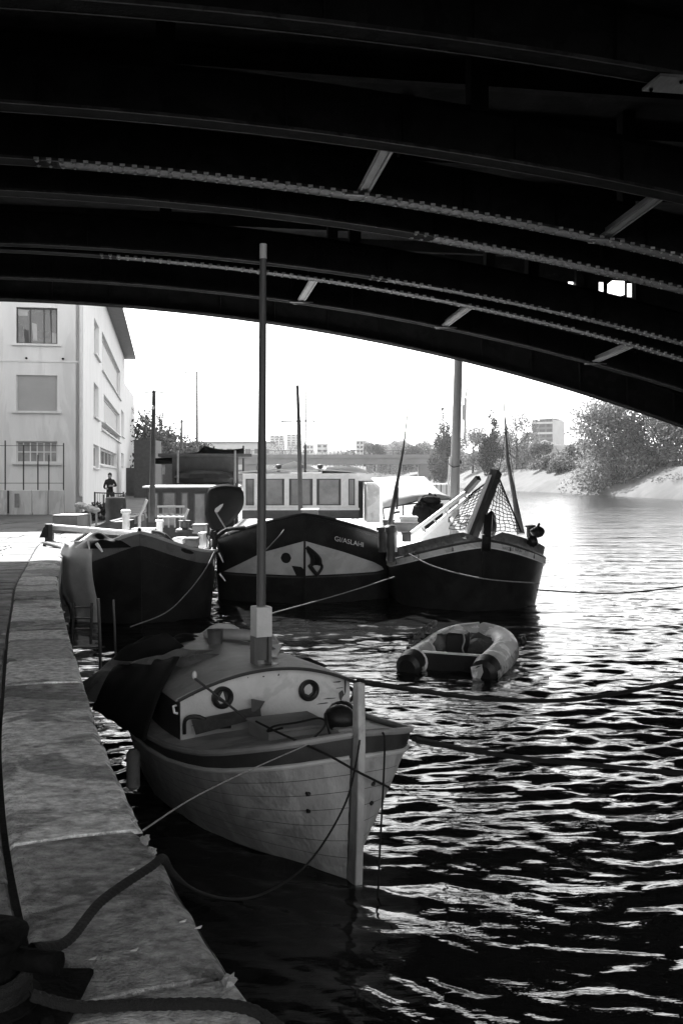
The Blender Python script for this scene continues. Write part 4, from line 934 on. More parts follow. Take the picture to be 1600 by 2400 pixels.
p = MB(); p.tube([at(690,1172,27), at(687,1000,27), at(683,885,27)], [.065,.06,.04], 8); p.build('pole', 'dgrey', m2, True)
p = MB(); p.tube([at(648,968,27), at(722,967,27)], .024, 6); p.build('yard', 'rail', m2)
for u in (648, 722): p = MB(); p.ball(at(u,968,27), .03, .03, .03, 6, 4); p.build('yard_tip', 'rail', m2)
p = MB(); p.tube([at(700.5,1085,28.5), at(702,960,28.5), at(702.5,824,28.5)], [.035,.022,.014], 5); p.build('whip_aerial', 'rail', b2)
# leeboard shaped dark cover and the oar before it
p = MB(); pts = [at(476,1180,26), at(480,1140,26), at(487,1122,26), at(520,1116,26), at(552,1124,26), at(557,1150,26), at(550,1172,26), at(530,1195,26), at(508,1210,26), at(488,1212,26)]
P3 = crom(pts+[pts[0]], 3)[:-1]; cen = sum(P3, Vector())/len(P3)+Vector((0,-.35,0)); n3 = len(P3)
p.add(P3+[cen+(q-cen)*.8 for q in P3]+[cen+Vector((0,.22,0))], [(i,(i+1)%n3,n3+(i+1)%n3,n3+i) for i in range(n3)]+[(n3+i,n3+(i+1)%n3,2*n3) for i in range(n3)])
o = p.build('covered_tender', 'tarp', smooth=True); o.modifiers.new('thick', 'SOLIDIFY').thickness = .08
tag(o, 'large rounded black cover standing between left barge and white wheelhouse', 'cover')
t = thing('paddle', at(520,1225,23.3), 'paddle with pale blade leaning against the large black cover', 'paddle')
p = MB(); p.tube([at(527,1228,23.2), at(497,1178,23.8)], .018, 6); p.build('shaft', 'grey', t)
p = MB(); p.plate([at(497,1180,23.8), at(493,1174,23.8), at(495,1168,23.8), at(506,1160,23.8), at(513,1157,23.8), at(511,1163,23.8), at(503,1174,23.8)], (0,.03,0)); p.build('blade', 'ltgrey', t)
rope('mooring_hose', [at(352,1222,21), at(375,1228,20.8), at(398,1248,20.7), at(425,1265,20.8), at(455,1270,21.2), at(478,1262,21.8), at(492,1240,22.3), at(520,1218,22.6), at(560,1212,23.5)], .05, 'rope', 'thick black hose sagging from left barge to centre barge', sides=8)
t = thing('line_bundle', at(492,1250,21.9), 'knotted black line bundle with pale ends between left and centre barges', 'rope')
p = MB(); 
for i in range(9):
    q = [at(490+random.uniform(-7,10), 1228+random.uniform(-6,8), 21.9+random.uniform(-.1,.1)) for _ in range(3)]+[at(483+i*4+random.uniform(-2,2), 1268+random.uniform(0,22), 21.8)]; p.tube(crom(q, 4), .018, 5)
p.build('coil', 'rope', t, True)
for a, b in (((503,1270),(513,1292)),((490,1283),(492,1300)),((505,1318),(518,1335))): p = MB(); p.tube([at(*a,21.7), at(*b,21.7)], [.02,.012], 5); p.build('pale_end', 'white', t)
# --- right barge with raised bowsprit
f3 = Frame((px(1113,22), 22), (-.06, 1)); z3f = sm(1.64, .97, 1.15); h3 = Hull(f3, 2.0, 15, 2.3, 2.4, z3f, .17, .3)
b3 = thing('sailing_barge', f3(0, 0, 0), 'round bowed black sailing barge with pale name strake and raised bowsprit', 'barge')
h3.strip('hull', 'black', b3, lambda a: z3f(a)-.15, lambda a: -.5); h3.strip('name_strake', 'whitedirty', b3, lambda a: z3f(a), lambda a: z3f(a)-.15, .02, 2)
h3.strip('bulwark', 'gtarp', b3, lambda a: z3f(a)+.26*min(1, a/.25), lambda a: z3f(a), -.06, 2); h3.rail('dgrey', b3, .03, .0); h3.deck('white', b3, .12)
h3.strip('strake_edge', 'white', b3, lambda a: z3f(a)-.145, lambda a: z3f(a)-.17, .03, 1)
p = MB(); p.beam(f3(0,-.05,1.74), f3(0,.08,1.4), .12, .14, (1,0,0)); p.beam(f3(0,.08,1.4), f3(0,.66,-.3), .04, .06, (1,0,0)); p.build('stem', 'black', b3)
h3.text('WAYZALE  BOUJZY  DISY  IV', .42, z3f(.3)-.115, .105, -.14, 'dgrey', b3, .62, .035)
for i, a in enumerate((.35, .9, 1.6)):
    p = MB(); p.box(-.02, .02, -.02, .02, 0, .3); 
    for e in (-1, 1):
        q = MB(); c = h3.P(e, a, z3f(a)-.14, .03); q.beam(c, c+Vector((0,0,.14)), .03, .03); q.build('strake_bracket', 'dgrey', b3)
# bowsprit raised against the sky
t = thing('raised_bowsprit', at(1080,1240,22.3), 'thick black wooden bowsprit hauled up at a slant on the right barge', 'spar')
p = MB(); p.beam(at(1079,1243,22.3), at(1139,1084,23.0), .2, .2); p.build('spar', 'wood', t)
p = MB(); p.beam(at(1068,1240,22.28), at(1128,1095,22.95), .09, .16); p.build('pale_face', 'white', t)
p = MB(); p.beam(at(1117,1262,21.95), at(1122,1185,22.5), .16, .14); p.build('stem_head', 'black', t)
for f in (.75, .9, .98): c = at(1079,1243,22.3).lerp(at(1139,1084,23.0), f); p = MB(); p.ball(c, .13, .12, .035, 10, 5, .1); p.build('iron_band', 'rail', t)
t = thing('boarding_ladder', at(960,1235,23.6), 'long white boarding plank slanting up to the bowsprit on the right barge', 'plank')
for o_, w_ in (((0,0),.07),((16,14),.05)):
    p = MB(); p.beam(at(945+o_[0],1225+o_[1],23.6), at(1075+o_[0]*.6,1127+o_[1]*.6,24.0), w_, .09); p.build('side_rail', 'white', t)
p = MB(); p.beam(at(1070,1130,24), at(1098,1098,23.6), .12, .12); p.build('dark_end', 'wood', t)
for f in (.15,.35,.55,.75,.9): a_ = at(945,1225,23.6).lerp(at(1075,1127,24.0), f); b_ = at(961,1239,23.6).lerp(at(1085,1135,24.0), f); p = MB(); p.beam(a_, b_, .05, .04); p.build('rung', 'ltgrey', t)
# net hung from the bowsprit
def netpt(p, q):      # p across 0..1, q down 0..1
    top = at(1075,1140,23.4).lerp(at(1142,1090,23.0), min(p*2.0, 1)) if p < .5 else at(1142,1090,23.0).lerp(at(1160,1135,22.9), (p-.5)*2)
    bot = at(1030,1215,23.2).lerp(at(1196,1222,22.8), p); m_ = top.lerp(bot, q); m_.y += .25*math.sin(q*3.14)*math.sin(p*3.14); m_.z -= .1*math.sin(p*3.14)*q*(1-q); return m_
t = thing('bow_net', netpt(.5, 1), 'wide meshed rope net hanging beneath the raised bowsprit', 'net')
p = MB()
for i in range(15):
    p.tube([netpt(i/14+.012*math.sin(j*2.1+i), j/12) for j in range(13)], .009, 4, False)
for j in range(13):
    p.tube([netpt(i/14, j/12+.015*math.sin(i*1.7+j)) for i in range(15)], .009, 4, False)
p.build('mesh', 'rope', t)
p = MB(); p.tube([netpt(1, j/12) for j in range(13)], .02, 5); p.tube([netpt(i/14, 0) for i in range(15)], .022, 5); p.build('head_rope', 'rope', t)
m3 = thing('barge_mast', at(1043,1215,29.5), 'thick smooth grey mast of the right barge reaching up behind the bridge', 'mast')
p = MB(); p.tube([at(1041,1240,29.5), at(1044,1100,29.5), at(1052,830,29.5), at(1060,600,29.5)], [.15,.145,.128,.11], 16); p.build('pole', 'mastg', m3, True)
p = MB(); p.tube(crom([at(1029,1065,29.4), at(1040,1073,29.33), at(1056,1070,29.4)], 5), .012, 5); p.build('loose_line', 'rope', m3, True)
for u in (1030, 1057): p = MB(); p.ball(at(u,1061,29.5), .03, .05, .07, 8, 5); p.build('block', 'rubber', m3)
p = MB(); p.tube([at(1033,1050,29.45), at(1028,1115,29.4)], .03, 6); p.build('white_hose', 'white', m3, True)
p = MB(); p.tube([at(1195,1228,22.9), at(1180,1140,23.2), at(1165,1060,23.4), at(1160,980,23.5), at(1153,868,23.6)], [.1,.055,.045,.02,.008], 8)
tag(p.build('slanted_spar', 'grey', smooth=True), 'thin spar with thick foot slanting upward at the right of the net', 'spar')
for pts, r, lab in (([at(1160,950,23.5), at(1172,958,24)], .008, 'short stay end'), ([at(1160,980,23.5), at(1152,1050,23.2), at(1142,1090,23)], .008, 'stay line running to the bowsprit tip'), ([at(1160,960,23.5), at(1190,1180,22.9)], .007, 'long stay line running down')):
    rope('stay_line', pts, r, 'rope', 'fine dark '+lab+' beside the slanted spar', 2, 4, group='stay lines on the right barge')
t = thing('leaning_pole', at(895,1215,23.8), 'slender dark pole leaning right between the centre and right barges', 'pole')
p = MB(); p.tube([at(893,1215,23.8), at(908,1130,23.8), at(926,1030,23.8), at(948,845,23.8)], [.06,.05,.022,.005], 8); p.build('pole', 'wood', t, True)
p = MB(); p.beam(at(911,1170,23.75), at(913,1120,23.75), .05, .05); p.build('fitting', 'wood', t)
bitts(897, 1290, 23.2, .85, .1, 'dgrey', 'tall grey timber post at the corner where centre and right barges meet')
bitts(880, 1268, 23.6, .62, .12, 'dgrey', 'stout dark timber post just left of the leaning pole')
bitts(907, 1268, 23.3, .5, .05, 'white', 'slim white post beside the leaning pole')
bitts(1217, 1235, 23.2, .3, .09, 'rubber', 'small black bitt at the right rail of the right barge')
p = MB(); p.ball(at(1233,1222,22.9), .17, .16, .13, 12, 8, .1); p.tube([at(1233,1212,22.9), at(1238,1202,22.9)], .03, 5); tag(p.build('black_fender', 'rubber', smooth=True), 'round black fender on the outer right rail of the right barge', 'fender')
p = MB(); p.ball(at(1222,1243,22.6), .14, .12, .12, 10, 6, .15); p.tube([at(1210,1240,22.5), at(1226,1256,22.5)], .03, 5); tag(p.build('deck_cleat', 'rubber', smooth=True), 'dark cleat with pale line at the right bow rail', 'cleat')
# awning and clutter amidships of the right barge
t = thing('grey_awning', at(950,1180,28), 'pale grey ridge awning over the stern of the right barge', 'awning')
p = MB(); rows = [[at(853,1100,29.5), at(900,1098,29.5), at(973,1097,29.5), at(990,1115,29)], [at(872,1120,28.6), at(920,1116,28.6), at(980,1118,28.6), at(1010,1133,28.4)], [at(875,1142,28), at(935,1136,28), at(990,1132,28), at(1032,1143,28)], [at(879,1168,27.4), at(925,1160,27.3), at(965,1148,27.4), at(1034,1146,27.6)]]
p.sheet(rows); o = p.build('canvas', 'canvas', t, True); o.modifiers.new('thick', 'SOLIDIFY').thickness = .03
for a, b in (((879,1168),(884,1220)),((965,1150),(960,1215)),((1034,1147),(1030,1200)),((925,1161),(925,1215))): p = MB(); p.tube([at(*a,27.4), at(*b,27.2)], .02, 5); p.build('pole', 'rail', t)
p = MB(); p.tube([at(879,1168,27.38), at(925,1160,27.28), at(965,1149,27.38), at(1034,1147,27.58)], .02, 5); p.build('edge_bar', 'rail', t)
t = thing('white_deckhouse', at(1010,1150,31), 'white deckhouse end showing behind the grey awning', 'deckhouse')
p = MB(); p.box(px(968,31), px(1036,31), 31, 34, .8, hz(1112,31)); p.build('wall', 'white', t); p = MB(); p.plate([at(972,1095,31), at(980,1096,31), at(990,1112,31), at(972,1112,31)], (0,2,0)); p.build('gable', 'white', t)
for u in (1002, 1012, 1025): p = MB(); p.tube([at(u,1112,30.9), at(u,1140,30.9)], .012, 4); p.build('rail_post', 'rail', t)
p = MB(); p.plate([at(968,1142,26.8), at(1000,1135,26.8), at(1012,1160,26.8), at(1005,1195,26.8), at(966,1205,26.8)], (0,.4,0)); p.ball(at(985,1152,26.6), .32, .2, .2, 10, 6, .25); p.ball(at(1000,1170,26.5), .22, .2, .25, 10, 6, .3); p.ball(at(975,1180,26.5), .3, .2, .35, 10, 6, .2)
tag(p.build('covered_engine', 'tarp', smooth=False), 'black tarpaulin heap under the grey awning', 'tarpaulin')
for i, (u0, u1, vt, vb, m_, lab) in enumerate(((918,958,1190,1202,'white','white cushion box under the grey awning'),(905,960,1203,1222,'grey','grey locker under the awning behind the leaning pole'),(925,944,1228,1245,'dgrey','dark hatch with white frame on the right barge'),(880,905,1198,1240,'dgrey','dark cabinet beside the timber posts'))):
    crate('deck_locker', u0, u1, vt, vb, 25.6-.3*i, m_, lab)
p = MB(); p.tube(crom([at(897,1205,25), at(898,1185,25), at(906,1178,25), at(918,1176,25)], 5), .03, 6); p.tube(crom([at(895,1165,26.5), at(925,1160,26.4), at(960,1156,26.5)], 4), .02, 5)
tag(p.build('hoop_rail', 'rail', smooth=True), 'bent dark hoop rail behind the leaning pole', 'railing')
p = MB()
for i in range(26): p.ball(at(1085+random.uniform(-45,45), 1205+random.uniform(-22,15), 23.6+random.uniform(-.3,.5)), random.uniform(.05,.14), .1, random.uniform(.04,.12), 7, 5, .3)
tag(p.build('heaped_canvas', 'whitedirty'), 'heap of crumpled pale sailcloth behind the bulwark by the net', 'sailcloth')
p = MB(); p.plate([at(1108,1228,22.6), at(1112,1180,22.9), at(1124,1188,22.9), at(1132,1215,22.7)], (0,.3,0)); p.ball(at(1126,1205,23), .14,.2,.3, 10, 6, .15); tag(p.build('black_sack', 'rubber'), 'black sack leaning at the foot of the bowsprit', 'sack')
p = MB(); rows = []
for j in range(5):
    rows.append([h3.PL(l, z3f(.4)+.3-.3*j/4-.03*math.sin(l*9), .05+.02*math.sin(l*13+j)) for l in np.linspace(-1.05, -.1, 14)])
p.sheet(rows); 
# far crane-like mast seen beside the grey mast
t = thing('distant_crane', at(1068,965,380), 'small distant crane mast seen right beside the thick grey mast', 'crane')
p = MB(); p.beam(at(1067,1010,380), at(1068,915,380), 1.0, 1.0); p.build('tower', 'concrete', t); p = MB(); p.beam(at(1068,916,380), at(1072,893,380), .6, .6); p.build('jib', 'concrete', t); p = MB(); p.beam(at(1063,930,380), at(1063,965,380), .9, .9); p.build('counterweight', 'concrete', t)

# --- inflatable dinghy
fd = Frame((px(1040,15.75), 15.75), (.42, 1)); dg = thing('inflatable_dinghy', fd(0, 1, 0), 'half sunken white inflatable dinghy with black transom floating alone', 'dinghy')
def dtube(side):
    pts = [(side*.58,-.42,.06),(side*.59,-.2,.09),(side*.6,.2,.13),(side*.59,.75,.16),(side*.55,1.2,.21),(side*.36,1.55,.27),(side*.02,1.72,.31)]
    return [fd(*p_) for p_ in pts]
for sd in (-1, 1):
    p = MB(); c_ = crom(dtube(sd), 4); N = len(c_); p.tube(c_, [.09 if i == 0 else .15 if i == 1 else .19 if i < 4 else .215 for i in range(N)], 18)
    p.build('tube', 'pvc', dg, True)
    pg = MB(); q_ = [x+Vector((sd*.02-.012, -.035, -.05)) for x in c_[2:21]]; pg.tube(q_, .214, 18, False); pg.build('grime_patch', 'pvcg', dg, True)
    cn = MB(); a_ = c_[0]; cn.tube([fd(sd*.60,-.2,.12), fd(sd*.60,-.44,.08), fd(sd*.6,-.5,.07)], [.216,.2,.13], 18); cn.build('end_cone', 'rubber', dg, True)
p = MB(fd); p.bevbox(-.5, .5, -.12, -.06, -.2, .26, .01); p.build('transom', 'rubber', dg)
p = MB(fd); p.box(-.52, .5, -.13, -.05, .262, .285); p.build('transom_cap', 'white', dg)
p = MB(fd); p.sheet([[(-.5,-.05,.0),(.5,-.05,.0)],[(-.48,.9,.03),(.48,.9,.03)],[(-.2,1.5,.13),(.2,1.5,.13)]]); p.build('floor', 'dgrey', dg)
p = MB(fd); p.bevbox(-.22, .06, .35, .75, .03, .52, .03); p.build('engine_box', 'rubber', dg)
p = MB(fd); p.tube(crom([(.07,.33,.54),(.1,.3,.42),(.07,.28,.3),(.12,.25,.2)], 4), .014, 5); p.build('cord', 'ropel', dg, True)
p = MB(fd); p.ball((.22,.9,.16), .3,.35,.2, 12, 7, .12); p.ball((-.35,.55,.3), .14,.2,.16, 10, 6, .2); p.ball((-.3,1.1,.22), .2,.3,.16, 10, 6, .25); p.ball((.05,1.35,.2), .3,.22,.17, 10, 6, .25); p.build('soaked_cover', 'gtarp', dg, True)
p = MB(fd); 
for i in range(26): p.ball((-.70-.1*random.random(), .1+i*.055, .30+.008*i+random.uniform(-.03,.05)), .045, .05, .035, 6, 4, .3)
p.build('weed_fringe', 'gtarp', dg)
p = MB(fd); p.plate([(.42,-.50,.16),(.60,-.52,.22),(.62,-.53,.1),(.55,-.54,-.04),(.46,-.53,.02)], (0,.05,0)); p.build('torn_flap', 'pvc', dg)
p = MB(fd); p.ball((.82,1.35,.3), .05,.09,.09, 8, 5); p.build('valve', 'rubber', dg)

# --- small wooden boat in the foreground
fs = Frame((.12, 7.5), (-.438, .899)); sb = thing('small_wooden_boat', fs(0, 2.5, 0), 'old white planked wooden boat with tall stem post moored in bridge shade', 'boat')
AS = [0,.03,.08,.16,.28,.45,.65,.9,1.2,1.6,2.1,2.7,3.3,3.9,4.4,4.8,5.1,5.25]
rb = lambda a: float(np.interp(a, [0,.1,.25,.6,1.0,1.8,2.8,3.8,4.6,5.0,5.25], [.05,.33,.56,.82,.95,1.05,1.03,.88,.6,.32,.05]))
rz = lambda a: float(np.interp(a, [0,.2,.6,1.0,1.8,2.8,4,5.25], [1.12,1.04,.93,.84,.74,.71,.76,.95]))
wb = lambda a: float(np.interp(a, [0,.4,.82,1.5,2.5,3.5,4.6,5.25], [.04,.20,.40,.66,.83,.73,.38,.04]))
def sh(side, a, f):      # f: 0 rail .. 1 waterline .. 1.3 below
    z = rz(a)*(1-f) if f <= 1 else -.35*(f-1)/.3
    g_ = min(f, 1); l = rb(a)+(wb(a)-rb(a))*(g_**1.35) if f <= 1 else wb(a)*(1-.6*(f-1)/.3)
    return fs(side*l, a+.10*f*max(0, 1-a/1.2), z)
FS = [0, .155, .27, .385, .50, .615, .73, .85, 1.0, 1.3]
for sd in (-1, 1):
    inner = MB(); rows = [[sh(sd, a, f)-fs.l*sd*.015 for f in [.02]+FS[1:]] for a in AS]; inner.sheet(rows); inner.build('hull_shell', 'bandd', sb, True)
    for i, (f0, f1) in enumerate(zip(FS, FS[1:])):
        p = MB(); rows = []; g_ = .0018/.9
        for a in AS:
            r_ = []
            for q in (0, .5, 1):
                f = f0+g_+(f1-f0-2*g_)*q; x = sh(sd, a, f)+fs.l*sd*(.004 if q == .5 else 0); r_.append(x)
            if sd > 0: r_ = r_[::-1]
            rows.append(r_)
        p.sheet(rows); p.build('strake', 'bandd' if i in (0, 8) else 'hullw', sb, True)
    p = MB(); p.tube([sh(sd, a, .01)+Vector((0,0,.015)) for a in AS], .028, 8); p.build('gunwale', 'grey', sb, True)
    p = MB(); p.tube([sh(sd, a, .155)+fs.l*sd*.012 for a in AS], .02, 8); p.build('rubbing_strake', 'ltgrey', sb, True)
p = MB(fs); p.sheet([[(-rb(a)*.985, a+.005, rz(a)-.02), (-rb(a)*.5, a+.005, rz(a)+.015), (0, a+.005, rz(a)+.03), (rb(a)*.5, a+.005, rz(a)+.015), (rb(a)*.985, a+.005, rz(a)-.02)] for a in AS]); p.build('deck', 'deckf', sb, True)
p = MB(fs); pts = [(-.05,1.52),(.04,1.51),(.05,1.05),(.13,.55),(.19,.0),(.22,-.35),(.03,-.35),(-.01,0),(-.04,.55),(-.06,1.05)]
p.plate([(-.032,a-.02,z) for a, z in pts], (.064,0,0)); o = p.build('stem_post', 'hullw', sb)
bv = o.modifiers.new('bev', 'BEVEL'); bv.width = .012; bv.segments = 2
# cabin
cw = .83; ct = lambda l: 1.105+.195*(1-(l/cw)**2)
cf = MB(fs); N = 24
PH = [(-.447,1.085,.10),(.398,1.07,.10)]
rows = []
for i in range(N+1):
    l = -cw+2*cw*i/N; zb = .66; rows.append([(l,1.8,zb+(ct(l)-zb)*k/6) for k in range(7)])
cf.sheet([r_[::-1] for r_ in rows]); cf.sheet([[(r_[k][0],1.84,r_[k][2]) for k in range(7)] for r_ in rows]); cf.build('cabin_front', 'cabinw', sb)
p = MB(fs); rows = []
for a in (1.74, 2.4, 3.1, 3.92):
    rows.append([(l*(1+.02)*(1-.12*max(0,a-2.6)/1.3), a-.05*(1-(l/cw)**2), ct(l)+.012) for l in np.linspace(-cw-.04, cw+.04, 25)])
p.sheet(rows); p.sheet([[(x,y,z+.022) for x, y, z in r_] for r_ in rows]); p.sheet([[(x,y,z) for x, y, z in rows[0]], [(x,y,z+.022) for x, y, z in rows[0]]])
p.build('cabin_roof', 'deckg', sb, True)
p = MB(fs); p.tube([(l, 1.735-.05*(1-(l/cw)**2), ct(l)+.018) for l in np.linspace(-cw-.04, cw+.04, 25)], .016, 6); p.build('roof_moulding', 'bandd', sb, True)
for e in (-1, 1):
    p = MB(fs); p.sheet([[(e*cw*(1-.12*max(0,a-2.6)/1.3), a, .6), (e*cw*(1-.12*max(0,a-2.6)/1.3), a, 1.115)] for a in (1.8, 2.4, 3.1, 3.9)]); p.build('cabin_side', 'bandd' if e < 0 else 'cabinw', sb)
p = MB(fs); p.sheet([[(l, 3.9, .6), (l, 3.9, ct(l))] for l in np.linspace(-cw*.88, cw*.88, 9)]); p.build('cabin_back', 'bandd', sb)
def ring(l, z, a, r0, r1, m, name, par, dp=.03):
    q = MB(fs); n_ = 28; vs = []
    for rr, aa in ((r0, a), (r0, a-dp), ((r0+r1)/2, a-dp*1.5), (r1, a-dp), (r1, a-dp*.2)): vs += [(l+rr*math.cos(6.2832*k/n_), aa, z+rr*math.sin(6.2832*k/n_)) for k in range(n_)]
    q.add(vs, [(j*n_+k, j*n_+(k+1)%n_, (j+1)*n_+(k+1)%n_, (j+1)*n_+k) for j in range(4) for k in range(n_)]); return q.build(name, m, par, True)
for l, z, r in PH:
    po = ring(l, z, 1.798, r, r*.62, 'rubber', 'porthole', sb)
    q = MB(fs); q.add([(l+r*.64*math.cos(6.2832*k/20), 1.79, z+r*.64*math.sin(6.2832*k/20)) for k in range(20)], [tuple(range(20))]); q.build('pane', 'rubber', po)
    q = MB(fs)  # pale shapes painting the light caught on each black pane
    if l < 0: q.add([(l-.035,1.786,z-.01),(l+.005,1.786,z+.055),(l+.03,1.786,z-.03)], [(0,1,2)]); q.add([(l-.045,1.786,z-.02),(l+.01,1.786,z-.05),(l-.02,1.786,z-.055)], [(0,1,2)])
    else: q.add([(l-.005+.045*math.cos(6.2832*k/7+.3), 1.786, z+.01+.052*math.sin(6.2832*k/7+.3)) for k in range(7)], [tuple(range(7))])
    q.build('pane_glint', 'glintp', po)
ring(cw+.0, .98, 1.86, .08, .05, 'rubber', 'side_ring', sb)
# rot and cracks in the cabin corner, small fittings
for l, z, w_, h_ in ((.70,1.12,.10,.02),(.72,1.06,.09,.012),(.62,.97,.16,.012),(.55,.93,.14,.014),(.74,.99,.06,.1),(.78,1.08,.03,.16),(-.72,1.13,.03,.014),(-.70,.86,.06,.01),(-.05,1.235,.03,.012),(.1,1.24,.02,.02),(-.2,1.24,.012,.012)):
    p = MB(fs); n_ = 7; p.add([(l+w_/2*math.cos(6.28*k/n_)*random.uniform(.6,1.2), 1.796, z+h_/2*math.sin(6.28*k/n_)*random.uniform(.5,1.4)) for k in range(n_)], [tuple(range(n_))]); p.build('rot_patch', 'bandd', sb)
p = MB(fs); p.tube(crom([(-.80,1.78,.80),(-.79,1.77,.93),(-.68,1.72,.95),(-.55,1.7,.86),(-.40,1.7,.84)], 5), .018, 6); p.build('hoop_handle', 'rubber', sb, True)
p = MB(fs); p.tube([(-.84,1.9,1.03),(-.87,1.88,1.03),(-.87,1.85,.98),(-.84,1.85,.97)], .012, 6); p.build('grab_handle', 'white', sb, True)
for dx in (-.33, .3):
    for z in (.52, .42): 
        c = sh(-1, .28 if dx < 0 else .2, .5)
for sd, a, f in ((-1,.15,.37),(-1,.17,.5),(1,.06,.36),(1,.07,.5)):
    c = sh(sd, a, f); nrm = Vector((0,-1,0)); p = MB(); p.ball(c, .022, .02, .018, 8, 5, .2); p.build('drain_hole', 'rubber', sb)
# loose things on the small boat
ms = thing('wooden_mast', fs(-.02, 1.97, 1.3), 'tall dark wooden mast with pale sleeve stepped on the small boat cabin', 'mast')
mt, mb_ = at(604.5,562,9.27), at(599,1500,9.27)
p = MB(); p.tube([mb_, mb_.lerp(mt,.3), mb_.lerp(mt,.75), mt], [.044,.042,.036,.030], 14); p.build('pole', 'wood', ms, True)
p = MB(); p.tube([mb_.lerp(mt,.965), mb_.lerp(mt,1.001)], .034, 14); p.build('pale_tip', 'ltgrey', ms, True)
p = MB(fs); p.bevbox(-.09, .06, 1.86, 2.02, 1.585, 1.86, .006); p.build('sleeve', 'ltgrey', ms)
for e in (-.085, .055): p = MB(fs); p.bevbox(e-.018, e+.012, 1.88, 2.0, 1.28, 1.583, .004); p.build('tabernacle_cheek', 'wood', ms)
p = MB(fs); p.box(-.06, .035, 1.92, 1.98, 1.36, 1.583); p.build('mast_heel', 'wood', ms)
p = MB(fs); p.box(-.02, .1, 1.8, 1.86, 1.315, 1.335); p.build('heel_bracket', 'bandd', ms)
def fbox(name, l0, l1, a0, a1, z0, z1, m, label, cat, lidm=None):
    t_ = thing(name, fs((l0+l1)/2, (a0+a1)/2, z0), label, cat); q = MB(fs); q.bevbox(l0, l1, a0, a1, z0, z1, .015); q.build('body', m, t_)
    q = MB(fs); q.bevbox(l0-.015, l1+.015, a0-.015, a1+.015, z1+.001, z1+.022, .008); q.build('lid', lidm or m, t_); return t_
fbox('fore_hatch', -.31, .25, 1.02, 1.5, .82, .93, 'grey', 'low grey hatch box on the small boat foredeck', 'hatch')
fbox('pale_block', .17, .37, .66, .8, .86, .97, 'ltgrey', 'small pale block under the black cowl near the stem', 'block')
p = MB(fs); p.ball((.25,.82,1.04), .135,.15,.11, 16, 10, .03); p.ball((.33,.95,1.06), .12,.1,.09, 12, 8, .03); p.tube(crom([(.10,.78,1.1),(.085,.72,1.04),(.10,.7,.95)], 4), .01, 5)
tag(p.build('black_cowl', 'rubber', smooth=True), 'rounded black engine cowl beside the stem post', 'cowl')
p = MB(); p.plate([at(440,1655,8.72), at(575,1628,8.95), at(597,1622,8.95), at(600,1648,8.85), at(450,1688,8.6)], (.0,.03,.0)); tag(p.build('dark_board', 'wood'), 'dark plank lying against the foot of the cabin front', 'plank')
p = MB(); p.plate([at(577,1607,8.95), at(608,1612,8.95), at(592,1640,8.9), at(578,1642,8.9)], (0,.03,0)); tag(p.build('dark_bracket', 'bandd'), 'small dark board behind the grey hatch box', 'board')
t = thing('boat_hook', at(445,1552,8.75), 'dark boat hook with pale knob resting across the left porthole', 'boat hook')
p = MB(); p.tube([at(447,1558,8.62), at(562,1648,8.6)], .011, 7); p.build('shaft', 'rubber', t, True)
p = MB(); p.ball(at(447,1551,8.63), .022, .022, .04, 10, 7); p.build('knob', 'ltgrey', t, True)
# dark tarpaulin hung from roof to rail on the quay side
p = MB(); c4 = [at(412,1508,9.2), at(262,1530,10.6), at(212,1628,10.2), at(333,1704,8.72)]
rows = []
for j in range(12):
    f = j/11; rows.append([c4[0].lerp(c4[1], q).lerp(c4[3].lerp(c4[2], q), f)+fs.l*(-.03*math.sin(f*3.14))+Vector((0,0,.02*math.sin(f*3.14)+.016*math.sin(q*9+f*3)*math.sin(f*3.14)+.01*math.sin(q*23-f*5))) for q in np.linspace(0, 1, 14)])
p.sheet(rows); o = p.build('dark_side_cover', 'tarp', smooth=True); o.modifiers.new('thick', 'SOLIDIFY').thickness = .008
tag(o, 'large taut black tarpaulin covering the quay side of the small boat', 'tarpaulin')
def lump(name, pts, r, m, label, cat, flat=.5, jit=.1):
    q = MB(); C = crom([Vector(x) for x in pts], 5); N = len(C); q.tube(C, [r*(.55 if i in (0, N-1) else 1)*random.uniform(1-jit, 1+jit) for i in range(N)], 12)
    zc = sum(v.z for v in q.v)/len(q.v); q.v = [Vector((v.x, v.y, zc+(v.z-zc)*flat)) for v in q.v]; return tag(q.build(name, m, smooth=True), label, cat)
drape('folded_tarpaulin', fs(-.36,2.78,1.24), fs.l*.5-fs.a*.2, fs.a*.34+fs.l*.1, .13, 'gtarp', 'folded dark grey tarpaulin on the small boat cabin roof', 'tarpaulin', 1, folds=9)
drape('folded_tarpaulin', fs(-.42,3.62,1.16), fs.l*.55, fs.a*.42, .30, 'tarp', 'black bundled tarpaulin at the back of the small boat cabin', 'tarpaulin', 2, folds=9)
lump('rolled_canvas', [fs(-.02,3.6,1.36), fs(.18,3.45,1.37), fs(.4,3.32,1.36), fs(.5,3.26,1.33)], .07, 'grey', 'pale rolled canvas lying behind the mast on the cabin roof', 'canvas', .9, .05)
drape('canvas_roll', fs(.25,3.85,1.24), fs.l*.36, fs.a*.2, .19, 'ltgrey', 'pale crumpled canvas bundle behind the roll on the cabin roof', 'canvas', 3, folds=6)
drape('canvas_heap', fs(.58,3.6,1.18), fs.l*.3, fs.a*.22, .2, 'grey', 'grey canvas heap just left of the mast foot', 'canvas', 5, folds=8)
drape('rope_coil', fs(.62,2.7,1.1), fs.l*.33, fs.a*.2, .13, 'rope', 'dark heap of rope right of the mast on the cabin roof edge', 'rope', 6, folds=12)
drape('crumpled_cloth', fs(.28,2.75,1.25), fs.l*.26, fs.a*.2, .09, 'gtarp', 'small crumpled grey cloth on the cabin roof behind the mast', 'cloth', 9, folds=10)
